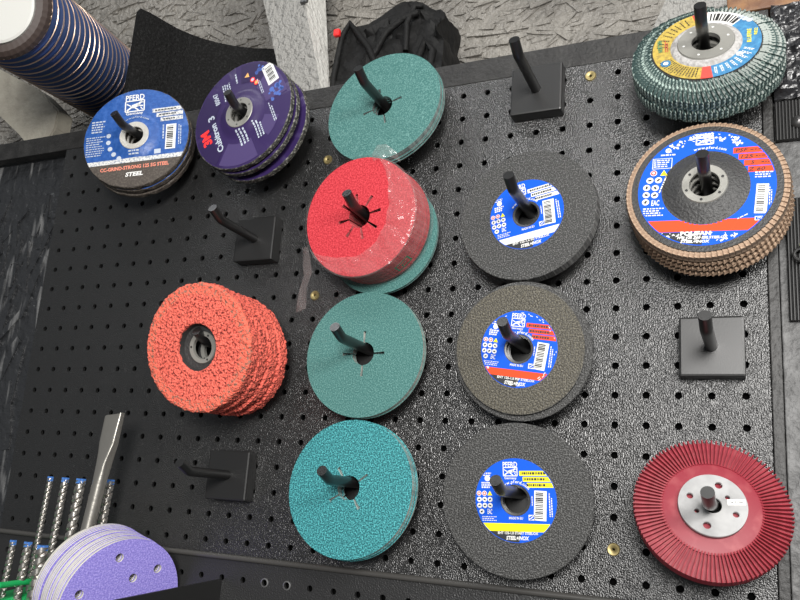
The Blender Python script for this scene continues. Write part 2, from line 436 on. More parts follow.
# grey flaked wall behind the ledge
struct('wall_upper', osb(-.62, 1.3, .02, .70, .185, 5200, .02, .075, .004, .012, .05, .38, .06), 'osb_grey')
struct('trim_1', plank(-.62, .8005, -.0005, .0125, .0128, .0372), 'wood_black')
struct('trim_2', plank(-.62, 1.3, .013, .184, .018, .0375, 0), 'wood_black')
struct('trim_3', plank(.7932, .8012, -.001, .0155, -Z0 + .3, .0125), 'wood_black')
bm = plank(.8018, .94, .001, .0155, -Z0 + .3, .0125)
struct('trim_4', bm, 'wood_grey')
struct('trim_5', plank(.8018, 1.3, .0, .0125, .0128, .0372), 'wood_black')

# ------------------------------------------------------------------ peg boards
G = .025
def pegboard(cols, rows, x0, ztop, rh=.0030, left=.0165, right=.0175, top=0.):
    bm = bmesh.new(); n = 12; d = .0035
    h = G / 2
    for r in range(rows):
        for c in range(cols):
            cx = x0 + c*G; cz = ztop - r*G
            sq = []
            for k in range(n):
                a = 2*PI*k/n + PI/4; s = max(abs(math.cos(a)), abs(math.sin(a)))
                sq.append(bm.verts.new((cx + h*math.cos(a)/s, 0, cz + h*math.sin(a)/s)))
            ring = [bm.verts.new((cx + rh*math.cos(2*PI*k/n + PI/4), 0, cz + rh*math.sin(2*PI*k/n + PI/4))) for k in range(n)]
            back = [bm.verts.new((v.co.x, d, v.co.z)) for v in ring]
            for k in range(n):
                j = (k+1) % n
                bm.faces.new((sq[k], sq[j], ring[j], ring[k])); bm.faces.new((ring[k], ring[j], back[j], back[k]))
    X0, X1 = x0 - h, x0 + (cols-1)*G + h; T, B = ztop + h, ztop - (rows-1)*G - h
    L, R = x0 - left, x0 + (cols-1)*G + right
    q = lambda *p: bm.faces.new([bm.verts.new(v) for v in p])
    q((L,0,B),(X0,0,B),(X0,0,T),(L,0,T)); q((X1,0,B),(R,0,B),(R,0,T),(X1,0,T))
    e = .0115
    q((L,0,B),(L,0,T),(L,e,T),(L,e,B)); q((R,0,B),(R,0,T),(R,e,T),(R,e,B))
    q((L,0,T+top),(R,0,T+top),(R,e,T+top),(L,e,T+top))
    if top: q((L,0,T),(R,0,T),(R,0,T+top),(L,0,T+top))
    q((L,0,B),(R,0,B),(R,e,B),(L,e,B))
    bmesh.ops.remove_doubles(bm, verts=bm.verts, dist=1e-5)
    return bm
pb = thing('pegboard', 'large black perforated peg board holding all the disc hooks', 'peg board', (0, 0, -.4625))
obj('perforated_sheet', pegboard(32, 19, 0, .4625), 'powder', pb)
obj('hole_shade_sheet', plank(-.015, .791, .0085, .0105, .0015, .4735, 0), 'hole_shade', pb)  # added black sheet, paints the shade seen through the holes
def screw(parent, c, r):
    bm = bmesh.new()
    lathe(bm, [(.0012, .0002), (.0022, .0010), (.0045, .0012), (.0052, .0), (.0012, -.004)], 20, closed=False)
    o = obj('screw', bm, 'brass', parent, (c*G, 0, .4625 - r*G), True); o.rotation_euler = (PI/2, 0, 0)
    o['label'] = 'small brass screw in a peg hole'
for c, r in ((26, 0), (27, 17), (15, 2), (15, 8)): screw(pb, c, r)
lp = thing('pegboard', 'lower black perforated peg board along the bottom edge, behind the drills', 'peg board', (0, 0, -.96))
o = obj('perforated_sheet', pegboard(32, 19, 0, .4755, left=.024, right=.0175, top=.0080), 'powder_smooth', lp)
bm = bmesh.new()
obj('hole_shade_sheet', plank(-.022, .791, .0085, .0105, .012, .494, 0), 'hole_shade', lp)  # same added sheet for the hole shade of the lower board
pts = [(x, -.0012, .4952) for x in (-.0245, .2, .5, .7922)]
tube(bm, pts, .0028, 12); obj('rolled_lip', bm, 'lip', lp, smooth=True)
for c in (14, 15):
    bm = bmesh.new(); lathe(bm, [(.0030, .0), (.0032, .0008), (.0042, .0006), (.0044, 0)], 24, closed=False)
    o = obj('eyelet', bm, 'eyelet', lp, (c*G, 0, .4755), True); o.rotation_euler = (PI/2, 0, 0)

# ------------------------------------------------------------------ hooks
HX = {6: .1515, 12: .3030, 18: .4520, 24: .6025, 30: .7512}
HZ = (-.0130, -.1382, -.2625, -.3860, -.5110)
def make_hook():
    t = thing('display_hook', 'hook', 'hook', (0, 0, 0))
    bm = bmesh.new(); box(bm, -.0243, .0243, -.0152, -.0004, -.0243, .0243, bevel=.0018)
    obj('base_block', bm, 'plastic', t)
    bm = bmesh.new()
    pts = [(0, -.015, 0), (0, -.045, -.0003), (0, -.071, -.0005), (0, -.0755, -.0001), (0, -.0785, .0010), (0, -.0900, .0062)]
    tube(bm, pts, .0047, 20)
    obj('rod', bm, 'rod', t, smooth=True)
    return t
hook0 = make_hook(); first = True
hooks = [
 (6, 0, 'black peg hook carrying the blue grinding discs at the top left'), (12, 0, 'black peg hook carrying the purple discs'),
 (18, 0, 'black peg hook carrying the topmost teal fibre discs'), (24, 0, 'empty black hook on a square base at the top edge of the peg board'),
 (30, 0, 'black peg hook carrying the yellow and blue labelled flap discs'),
 (12, 1, 'empty black hook between the purple discs and the coral wheels'), (18, 1, 'black peg hook carrying the red fibre discs in plastic wrap'),
 (24, 1, 'black peg hook carrying the cutting discs with the white striped label'), (30, 1, 'black peg hook carrying the tan flap discs'),
 (12, 2, 'black peg hook inside the coral fibre wheels'), (18, 2, 'black peg hook carrying the dusty teal discs below the red ones'),
 (24, 2, 'black peg hook carrying the brown cutting discs with the orange striped label'), (30, 2, 'empty black hook on the shiny right side, between tan and maroon flap discs'),
 (12, 3, 'empty black hook on the left above the lilac sanding discs'), (18, 3, 'black peg hook carrying the bright turquoise discs'),
 (24, 3, 'black peg hook carrying the cutting discs with the yellow striped label'), (30, 3, 'black peg hook through the maroon flap disc'),
]
for c, r, lab in hooks:
    t = hook0 if first else copy_tree(hook0); first = False
    t.location = (HX[c], 0, HZ[r]); t['label'] = lab; t['group'] = 'hooks on the peg board'

# ------------------------------------------------------------------ disc stacks
ORD = ['frontmost', 'second', 'third', 'fourth', 'fifth', 'sixth', 'seventh']
def stack_pos(c, n, depth, dx=0., dz=0.):
    N = Vector((n[0], -1, n[1])).normalized()
    return Vector(c) - N * depth + Vector((dx, 0, dz))

def fibre_stack(name, c, n, D, facemat, edgemat, count, pitch, slots, spin, lab, grp, bow=0., jit=.00012, rs=.0215, hw=.065):
    proto = {}
    for i in range(count):
        bm = bmesh.new()
        slot_disc(bm, D/2, .011, 0, -.0009, slots, rs, hw, spin, bow=bow)
        o = obj(name, bm, [facemat, edgemat])
        p = stack_pos(c, n, i*pitch, random.uniform(-jit, jit)*i, random.uniform(-jit, jit)*i)
        o.matrix_world = Matrix.Translation(p) @ frame(*n).to_4x4()
        tag(o, lab(i), 'sanding disc', grp)

fibre_stack('fibre_disc', (.4531, -.036, -.0178), (-.039, .115), .124, 'teal', 'fibre_edge', 10, .0011, 4, .30,
    lambda i: 'topmost teal fibre disc with a cross slotted hole, front of its stack' if i == 0 else 'teal fibre disc in the topmost stack, only its grey rim showing',
    'teal discs on the top hook', bow=.001)
fibre_stack('fibre_disc', (.4533, -.034, -.2687), (.0, .041), .1196, 'teal', 'fibre_pale', 6, .0011, 4, .02,
    lambda i: 'dusty teal fibre disc with cross slots, front of the stack below the red one' if i == 0 else 'teal fibre disc behind the dusty front one, only its rim showing',
    'dusty teal discs on the third hook')
fibre_stack('fibre_disc', (.4521, -.039, -.3914), (-.01, .078), .1228, 'turq', 'fibre_pale', 10, .0011, 4, .62,
    lambda i: 'bright turquoise fibre disc with cross slots, front of the lowest stack' if i == 0 else 'turquoise fibre disc in the lowest stack, only its pale rim showing',
    'turquoise discs on the bottom hook')
# red stack
RC, RN, RD = (.4515, -.061, -.1436), (-.034, -.062), .1150
fibre_stack('fibre_disc', RC, RN, RD, 'red', 'red_edge', 19, .0018, 8, .2,
    lambda i: 'bright red fibre disc with star shaped slots, front of the wrapped stack' if i == 0 else 'red fibre disc inside the plastic wrapped stack, only its rim showing',
    'red discs in plastic wrap', jit=.00002, rs=.0225, hw=.07)
fibre_stack('fibre_disc', (.4575, -.0225, -.1508), (.0, .0), .1150, 'teal', 'fibre_edge', 2, .0028, 4, .5,
    lambda i: 'teal fibre disc sticking out behind the red wrapped stack' if i == 0 else 'rearmost teal fibre disc behind the red wrapped stack, against its hook block',
    'teal discs behind the red stack', jit=.0003)

# plastic film round the red stack
t = thing('plastic_wrap', 'torn clear plastic wrap around the red fibre disc stack', 'plastic wrap', RC, frame(*RN))
def cut(a):      # inner edge of the film over the front face, by angle in degrees
    k = [(-152,1.0), (-128,.80), (-110,.70), (-90,.66), (-60,.58), (-30,.52), (0,.52), (25,.58), (45,.70), (62,.88), (76,1.0)]
    for (a0, r0), (a1, r1) in zip(k, k[1:]):
        if a0 <= a <= a1: return r0 + (r1 - r0)*(a - a0)/(a1 - a0)
    return 1.
bm = bmesh.new(); R = RD/2 + .0016; rows = []
for i in range(115):
    a = -152 + 228*i/114; ra = math.radians(a); row = []
    for j in range(9):
        r = R * (cut(a) + (1 - cut(a)) * j/8)
        z = .0022 + .0016*noise.noise((i*.22, j*.6, 1)) + (.002*(1 - j/8) * abs(math.sin(i*.19)))
        if j == 8: z = .0008
        row.append(bm.verts.new((r*math.cos(ra), r*math.sin(ra), z)))
    rows.append(row)
for A, B in zip(rows, rows[1:]):
    for j in range(8): bm.faces.new((A[j], B[j], B[j+1], A[j+1]))
obj('front_fold', bm, 'film', t, smooth=True)
bm = bmesh.new(); rings = []
for k in range(9):
    z = .0008 - .0375*k/8
    rings.append([bm.verts.new(((R + (.0008*noise.noise((i*.3, k*.9, 5)) if 0 < k else 0)) * math.cos(2*PI*i/144), (R + (.0008*noise.noise((i*.3, k*.9, 5)) if 0 < k else 0)) * math.sin(2*PI*i/144), z)) for i in range(144)])
for A, B in zip(rings, rings[1:]):
    for i in range(144): bm.faces.new((A[i], A[(i+1)%144], B[(i+1)%144], B[i]))
obj('side_film', bm, 'film', t, smooth=True)
def film_strip(name, pts, w, wd):
    bm = bmesh.new(); L = []
    for i, p in enumerate(pts):
        p = Vector(p); u = Vector(wd) * (w[i] / 2)
        q = Vector((0, 0, .0012 * (-1)**i))
        L.append([bm.verts.new(p - u), bm.verts.new(p - u*.3 + q), bm.verts.new(p + u*.4 - q), bm.verts.new(p + u)])
    for A, B in zip(L, L[1:]):
        for j in range(3): bm.faces.new((A[j], A[j+1], B[j+1], B[j]))
    obj(name, bm, 'film', t, smooth=True)
film_strip('hanging_strip', [(-.0560, -.0255, .002), (-.0535, -.040, .003), (-.0520, -.052, .001), (-.0575, -.066, .000), (-.0600, -.078, -.003), (-.0605, -.086, -.004)], [.006, .010, .011, .010, .013, .013], (.95, .2, .2))
film_strip('top_fold', [(.0125, .0545, .003), (.020, .060, .004), (.028, .0605, .001), (.036, .055, -.004)], [.006, .012, .013, .010], (-.3, .9, .3))
bm = bmesh.new()                 # small green printed mark on the film side
def side_pt(a, z): return bm.verts.new(((R + .0011)*math.cos(a), (R + .0011)*math.sin(a), z))
def side_bar(a0, a1, z0, z1):
    k = 4
    for i in range(k):
        b0 = a0 + (a1-a0)*i/k; b1 = a0 + (a1-a0)*(i+1)/k
        bm.faces.new((side_pt(b0, z0), side_pt(b1, z0), side_pt(b1, z1), side_pt(b0, z1)))
A0 = math.radians(-56); A1 = math.radians(-40)
side_bar(A0, A1, -.010, -.0112); side_bar(A0, A1, -.0205, -.0217); side_bar(A0, A0 + .025, -.010, -.0217); side_bar(A1 - .025, A1, -.010, -.0217)
side_bar(A0 + .1, A1 - .08, -.0145, -.0157); side_bar(A0 + .1, A0 + .12, -.0145, -.0185)
obj('printed_mark', bm, 'print_green', t)

# cutting discs
def cutting_disc(c, n, D, th, face, edge, lab, grp, rh=.0112, ring=True):
    t = thing('cutting_disc', lab, 'cutting disc', c, frame(*n), grp)
    bm = bmesh.new(); R = D/2
    lathe(bm, [(rh, 0), (R*.5, 0), (R - .0005, 0), (R, -.0004), (R, -th + .0004), (R - .0005, -th), (rh, -th)], 128, [0, 0, 1, 1, 1, 0, 1])
    obj('abrasive_body', bm, [face, edge], t)
    if ring:
        bm = bmesh.new(); lathe(bm, [(rh - .0007, .0001), (rh + .0008, .0003), (rh + .0010, .0), (rh - .0007, -th)], 48, closed=False)
        obj('bore_ring', bm, 'bolt', t)
    return t
def cutting_stack(c, n, D, th, count, pitch, face, labs, grp, stripe, boxes, l1, l2, rot, R=.0335, worn=False, D2=None, shift=(0, 0)):
    for i in range(count):
        p = stack_pos(c, n, i*pitch, shift[0] if i else 0, shift[1] if i else 0)
        t = cutting_disc(p, n, D if i == 0 or not D2 else D2, th, face if i == 0 or not D2 else 'abrasive', 'abrasive_edge', labs(i), grp)
        if i == 0: cutting_label(t, R, .0125, stripe, boxes, l1, l2, rot, .00015, worn)
cutting_stack((.6031, -.0345, -.1454), (-.05, .084), .1241, .0016, 5, .0021, 'abrasive',
    lambda i: 'black cutting disc with white striped blue label, front of the upper stack' if i == 0 else 'black cutting disc behind the white striped one, only its rim showing',
    'cutting discs on the upper hook', 'stripe_white', 'stripe_white|x', 'EHT 125-1,6 SG STEELOX', 'STEEL+INOX', math.radians(11))
cutting_stack((.6038, -.045, -.2691), (.023, -.10), .1096, .0016, 3, .0034, 'abrasive_brown',
    lambda i: 'worn brown cutting disc with orange striped blue label, front of the middle stack' if i == 0 else 'larger black cutting disc standing out behind the worn brown one',
    'cutting discs on the middle hook', 'orange_stripe', 'orange_stripe|x', 'EHT 125-1,0 PSF STEELOX', 'STEEL+INOX', math.radians(-7), R=.0325, worn=True, D2=.1175, shift=(.0015, -.001))
cutting_stack((.6038, -.038, -.3924), (.024, -.11), .1243, .0014, 3, .0018, 'abrasive',
    lambda i: 'black cutting disc with yellow striped blue label, front of the lowest stack' if i == 0 else 'black cutting disc directly behind the yellow striped one, hardly showing',
    'cutting discs on the lowest hook', 'yellow', 'yellow|x', 'EHT 125-1,0 START STEELOX', 'STEEL+INOX', math.radians(3), R=.0335)

# blue grinding discs
def dished(r, R, r1=.016, r2=.030, deep=.0045):
    """height of a depressed-centre disc face at radius r"""
    if r <= r1: return deep
    if r >= r2: return 0.
    q = (r - r1)/(r2 - r1); return deep*(1 - q*q*(3 - 2*q))
def grinding_disc(lab, grp, c, n, D, th, edge, ringmat, basemat):
    R = D/2
    t = thing('grinding_disc', lab, 'grinding disc', c, frame(*n), grp)
    bm = bmesh.new()
    rr = [.0112, .016, .019, .022, .025, .028, .030, R*.75, R - .0008]
    prof = [(r, dished(r, R)) for r in rr] + [(R, -.0008), (R, -th + .0006), (R - .001, -th)] + [(r, dished(r, R) - th) for r in reversed(rr[:-1])]
    def wob(k, a, r, z):
        e = .0006*noise.noise((math.cos(a)*9, math.sin(a)*9, k)) if r > R*.95 else 0
        return r + e, z
    lathe(bm, prof, 128, [0]*8 + [1]*(len(prof) - 8), wob=wob)
    obj('abrasive_body', bm, [basemat, edge], t, smooth=True)
    bm = bmesh.new()
    lathe(bm, [(.0106, .0036), (.0110, .0049), (.0168, .0052), (.0174, .0046)], 64, closed=False)
    o = obj('metal_ring', bm, ringmat, t, smooth=True); o['label'] = 'pale metal ring round the bore'
    return t, R
BC, BN = (.1516, -.053, -.018), (.30, .069)
for i, (dp, dx, dz) in enumerate(((0, 0, 0), (.0074, .0012, -.001), (.0156, .001, -.003))):
    t, R = grinding_disc(('blue labelled grinding disc with brown lower segment, front of the top left stack', 'second grinding disc behind the blue labelled front one', 'rearmost grinding disc behind the blue labelled one, next to the board')[i],
        'blue grinding discs on the top left hook', stack_pos(BC, BN, dp, dx, dz), BN, .126 - .001*i, .0062, 'brown_edge', 'ring_bright', 'label_brown' if i == 2 else 'blue_dark')
    if i == 0:
        zf = lambda r: dished(r, R) + .0002
        p = Print(R, 0, math.radians(8), zf)
        k = 40                                   # brown segment below the stripe
        for j in range(k):
            x0 = -1 + 2*j/k; x1 = x0 + 2/k
            p.poly('label_brown', [(x0, -1), (x1, -1), (x1, -.50), (x0, -.50)], 1, .995)
        for j in range(20): p.rect('stripe_speckle', -.95 + .1*j, -.455, .1, .085, lay=1, clip=.99)
        p.text('white', 'PFERD', -.04, .83, .36, .115); horse_emblem(p, 'white', -.04, .65, .36, .22); p.text('white', 'Germany', -.04, .49, .33, .07)
        p.arc_text('white_dim', 'www.pferd.com', .40, PI*.5, .07)
        for j, (x0, y) in enumerate(((.30, .50), (.38, .40), (.46, .30))):
            p.rect('stripe_speckle', (x0 + .88)/2, y, .88 - x0, .08, lay=1); p.micro('print_black', (x0 + .8)/2, y, .70 - x0, .05, 1, lay=3)
        barcode(p, .66, -.07, .19, .50, -.03, 12); p.micro('white_dim', .83, -.05, .4, .07, 2, PI/2); p.micro('white_dim', .52, .05, .3, .05, 1, PI/2)
        p.micro('white_dim', -.72, .30, .26, .26, 5); p.micro('white_dim', -.76, -.1, .36, .42, 9, fill=.4); p.micro('white_dim', 0, -.33, .2, .1, 2)
        for j in range(5):
            a = math.radians(172 + 16*j); p.dot('white_dim', -.02 + .5*math.cos(a), .02 + .5*math.sin(a), .045, 2)
        p.rect('white_dim', .42, -.34, .12, .09, lay=2)
        p.text('salmon', 'CC-GRIND-STRONG 125 SG STEEL', .0, -.60, 1.28, .075, bold=.03); p.text('white', 'STEEL', 0, -.74, .33, .085, shear=.2, bold=.04)
        p.done(t, dict(PN, **{'label_brown': 'label_segment', 'stripe_speckle': 'stripe', 'white_dim': 'small_lettering', 'salmon': 'salmon_lettering'}))
# purple discs
PC, PNn = (.3011, -.060, -.016), (-.057, .037)
for i, (dp, dx, dz) in enumerate(((0, 0, 0), (.0085, .0015, -.002), (.0225, .0045, -.004))):
    t, R = grinding_disc(('purple labelled grinding disc with red logo and white barcode, front of its stack', 'purple grinding disc close behind the front one with the red logo', 'rearmost purple grinding disc standing clear of the others')[i],
        'purple grinding discs on the second top hook', stack_pos(PC, PNn, dp, dx, dz), PNn, .1251 - .0005*i, .0062, 'speckle_edge', 'ring', 'purple')
    for k in range(6):
        a = 2*PI*k/6 + .5
        bm = bmesh.new(); bmesh.ops.create_circle(bm, cap_ends=True, segments=12, radius=.0010)
        obj('rivet_hole', bm, 'bolt', t, (.0142*math.cos(a), .0142*math.sin(a), .00520))
    if i == 0:
        zf = lambda r: dished(r, R) + .0002
        p = Print(R, 0, math.radians(117), zf)    # the print hangs turned on its side
        def facet(key, pts, lay):
            for j in range(len(pts) - 2): p.poly(key, [pts[0], pts[j+1], pts[j+2]], lay, .965)
        p2 = Print(R, 0, 0, zf)
        def seg(key, a0, a1, r0, r1, lay):
            b = p2.bm.setdefault(key, bmesh.new()); k = 14
            for j in range(k):
                t0 = math.radians(a0 + (a1-a0)*j/k); t1 = math.radians(a0 + (a1-a0)*(j+1)/k)
                for q in range(4):
                    ra = r0 + (r1-r0)*q/4; rb = r0 + (r1-r0)*(q+1)/4
                    b.faces.new([b.verts.new(p2._pt(r*math.cos(tt), r*math.sin(tt), lay)) for r, tt in ((ra,t0),(rb,t0),(rb,t1),(ra,t1))])
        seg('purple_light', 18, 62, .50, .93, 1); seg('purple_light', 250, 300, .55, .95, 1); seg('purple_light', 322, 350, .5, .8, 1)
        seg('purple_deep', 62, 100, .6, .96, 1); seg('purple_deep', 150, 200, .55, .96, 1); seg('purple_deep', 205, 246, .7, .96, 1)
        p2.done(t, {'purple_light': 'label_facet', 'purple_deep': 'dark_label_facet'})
        p.text('logo_red', '3M', .0, .77, .30, .19, bold=.05)
        p.text('white_dim|c', 'Cubitron', -.12, .57, .62, .125, bold=.03); p.text('white_dim|c', '3', .32, .57, .09, .14)
        p.text('white_dim', '80047', .62, .36, .26, .10)
        p.micro('white_dim', .62, .12, .36, .18, 4, -.1); p.micro('white_dim', .74, -.12, .2, .06, 1, -.1); p.micro('white_dim', -.42, .10, .34, .20, 3, 0)
        p.micro('white_dim', -.48, -.22, .36, .16, 3, 0); p.micro('white_dim', -.35, -.55, .4, .07, 2, 0); p.micro('white_dim', .28, -.50, .34, .06, 2, 0)
        p.poly('amber', [(.60, -.36), (.70, -.36), (.65, -.27)], 2); p.dot('logo_red|d', .50, -.40, .05, 2); p.dot('white_dim', .50, -.40, .03, 3); p.dot('logo_red|e', .40, -.45, .05, 2); p.dot('amber', .40, -.45, .03, 3)
        p.rect('white', .38, -.74, .42, .22, .05, 2)
        for j in range(11): p.rect('print_black', .22 + .03*j, -.75 + .0015*j, .008 + .008*(j % 3), .13, .05, 3)
        for j in range(16): p.dot('badge_blue', -.02 + random.uniform(-.12, .12), -.72 + random.uniform(-.14, .14), random.uniform(.02, .05), 2)
        for j in range(9): p.dot('badge_blue|2', .62 + random.uniform(-.07, .07), -.60 + random.uniform(-.12, .12), random.uniform(.02, .04), 2)
        p.done(t, dict(PN, **{'logo_red': 'red_lettering', 'white': 'white_lettering', 'white_dim': 'small_lettering', 'white_dim|c': 'title_lettering', 'logo_red|d': 'safety_sign', 'logo_red|e': 'safety_sign', 'badge_blue': 'badge', 'badge_blue|2': 'badge', 'amber': 'warning_sign'}))

# tan flap discs
def flap_ring(bm, R, r0, z0, z1, n, teeth):
    """continuous saw-tooth ring of overlapping flaps"""
    N = teeth*4
    def prof(i):
        ph = i % 4
        return (.0006, .0, -.0004, -.0009)[ph]
    rings = []
    for k, (r, z) in enumerate(((r0, z1 + .001), (r0 + .003, z0), (R - .001, z0 - .0012), (R, z0 - .004), (R - .001, z1), (r0, z1))):
        rings.append([bm.verts.new((( r + (prof(i) if k in (2, 3, 4) else 0))*math.cos(2*PI*i/N), (r + (prof(i) if k in (2, 3, 4) else 0))*math.sin(2*PI*i/N), z + (prof(i) if k in (1, 2) else 0))) for i in range(N)])
    for k in range(6):
        A, B = rings[k], rings[(k+1) % 6]
        for i in range(N):
            f = bm.faces.new((A[i], A[(i+1) % N], B[(i+1) % N], B[i])); f.material_index = 0 if k in (1, 2) else 1
FC, FN, FR = (.7506, -.052, -.1434), (-.002, .128), .0610
def polifan(i, dp, lab):
    t = thing('flap_disc', lab, 'flap disc', stack_pos(FC, FN, dp, .0006*i, -.001*i), frame(*FN, .02*i), 'tan flap discs on the right hook')
    bm = bmesh.new()
    prof = [(.0115, .0055), (.018, .0055), (.0225, .0045), (.030, .0006), (.0325, 0), (.0555, .0), (.0560, -.003), (.0300, -.0035), (.0115, .0030)]
    lathe(bm, prof, 112); obj('backing_plate', bm, 'fibre_cloth', t, smooth=True)
    if i == 0:
        bm = bmesh.new()                       # one flap, copied round the rim
        w = .0040
        hexa(bm, [(.0545, -w*.45, -.0066), (FR, -w*.48, -.0066), (FR, w*.5, -.0068), (.0545, w*.5, -.0068),
                  (.0545, -w*.45, -.0004), (FR - .0012, -w*.48, -.0010), (FR - .0012, w*.5, -.0024), (.0545, w*.5, -.0014)])
        for f in bm.faces:
            if f.calc_center_median().x > FR - .0009 or f.calc_center_median().z < -.0045: f.material_index = 1
        f0 = obj('flap', bm, ['beige_flap', 'beige_flap_side'], t)
        for k in range(1, 90):
            f = f0.copy(); COL.objects.link(f); f.parent = t; f.rotation_euler = (0, 0, 2*PI*k/90)
    else:
        bm = bmesh.new(); flap_ring(bm, FR, .050, -.0006, -.0066, 0, 90); obj('flap_ring', bm, ['beige_flap', 'beige_flap_side'], t)
    bm = bmesh.new(); lathe(bm, [(.0108, .0045), (.0112, .0062), (.0165, .0066), (.0172, .0054)], 64, closed=False)
    o = obj('metal_ring', bm, 'ring', t, smooth=True); o['label'] = 'pale metal ring with six small holes'
    for k in range(6):
        a = 2*PI*k/6 + .35
        bm = bmesh.new(); bmesh.ops.create_circle(bm, cap_ends=True, segments=12, radius=.0011)
        obj('ring_hole', bm, 'print_black', t, (.0140*math.cos(a), .0140*math.sin(a), .00665))
    return t
pl = ['tan flap disc with large blue label and orange stripe, front of the stack', 'second tan flap disc behind the blue labelled one', 'third tan flap disc from the front of the blue labelled stack', 'rearmost tan flap disc of the blue labelled stack']
for i in range(4):
    t = polifan(i, i*.0075, pl[i])
    if i: continue
    Rl = .0505
    p = Print(Rl, .0002, math.radians(-3))
    p.ann('blue', .645, 1.0)
    k = 30
    for j in range(k):
        x0 = -1 + 2*j/k; x1 = x0 + 2/k; xm = (x0 + x1)/2
        if xm < -.02: p.poly('label_black', [(x0, -1), (x1, -1), (x1, -.77), (x0, -.77)], 1)
        top = -.56 if abs(xm) > .33 else -math.sqrt(max(0, .645**2 - xm*xm)) - .004
        p.poly('orange_stripe|s', [(x0, -.76), (x1, -.76), (x1, min(top, -.56)), (x0, min(top, -.56))] if min(top, -.56) > -.755 else [(x0, -.76), (x1, -.76), (x1, -.70), (x0, -.70)], 1)
    for j in range(60):
        x = random.uniform(-.75, .75); y = -random.uniform(.78, .92)
        p.rect('white', x, y, random.uniform(.01, .05), random.uniform(.01, .03), random.uniform(-1, 1), lay=2)
    for j in range(80):
        a = math.radians(random.uniform(55, 130)); r = random.uniform(.84, .97)
        p.rect('white', r*math.cos(a), r*math.sin(a), random.uniform(.01, .06), random.uniform(.01, .035), random.uniform(-1, 1), lay=2)
    p.text('white', 'PFERD', -.04, .93, .24, .07); horse_emblem(p, 'white', -.04, .83, .25, .12); p.arc_text('white', 'www.pferd.com', .70, PI*.48, .065)
    for j, (s, x0, y) in enumerate((('PSF', .38, .62), ('125', .46, .505), ('5', .54, .39), ('Z 60', .60, .275))):
        p.rect('orange_stripe', (x0 + 1.02)/2, y, 1.02 - x0, .10, lay=1); p.text('print_black', s, x0 + .12, y, .06*len(s), .065, shear=.2)
        if j < 3: p.micro('print_black', x0 + .32, y, .16, .035, 1, lay=3)
    p.micro('white', .83, .17, .26, .12, 3, -.02); barcode(p, .80, -.24, .17, .50, -.05, 15); p.micro('white', .92, -.2, .3, .05, 2, PI/2)
    p.rect('white', .78, -.57, .13, .07, lay=2); p.rect('blue|k', .78, -.57, .1, .045, lay=4); p.text('white', '(P)', .78, -.57, .06, .03, lay=5)
    p.dot('white', -.58, .70, .045, 2); p.micro('white', -.58, .62, .22, .05, 1); p.rect('white', -.66, .47, .30, .19, lay=1); p.rect('blue|k', -.66, .47, .28, .17, lay=2); p.micro('white', -.66, .47, .26, .15, 4, lay=3)
    p.dot('white', -.78, .30, .052, 2); p.dot('logo_red', -.78, .30, .042, 3); p.dot('white', -.78, .30, .022, 4); p.poly('yellow|i', [(-.68, .25), (-.57, .25), (-.625, .35)], 2, None)
    for j, (x, y) in enumerate(((-.83, .17), (-.70, .17), (-.87, .04), (-.74, .03), (-.87, -.09), (-.74, -.10), (-.87, -.22))):
        p.dot('white', x, y, .055, 2); p.rect('print_black', x, y, .05, .03, j*.7, lay=4)
    p.text('white', 'EAC', -.72, -.24, .12, .10); p.micro('white', -.74, -.40, .32, .16, 4); p.micro('white', -.63, .08, .3, .04, 1, PI/2 - .3); p.micro('white', .55, -.53, .16, .03, 1, .5)
    p.text('white', 'POLIFAN', -.10, -.795, .44, .075, bold=.05); p.text('white', 'PFC 125 Z60 PSF STEELOX', .0, -.865, .72, .045, shear=.2, bold=.04); p.text('white', 'STEEL+INOX', -.10, -.93, .42, .05, shear=.2, bold=.04)
    L = p.done(t, dict(PN, **{'blue': 'label', 'label_black': 'label_segment', 'orange_stripe|s': 'stripe', 'orange_stripe': 'data_box', 'blue|k': 'blue_mark'}))
    L['label'] = 'blue ring label with orange stripe and white lettering'

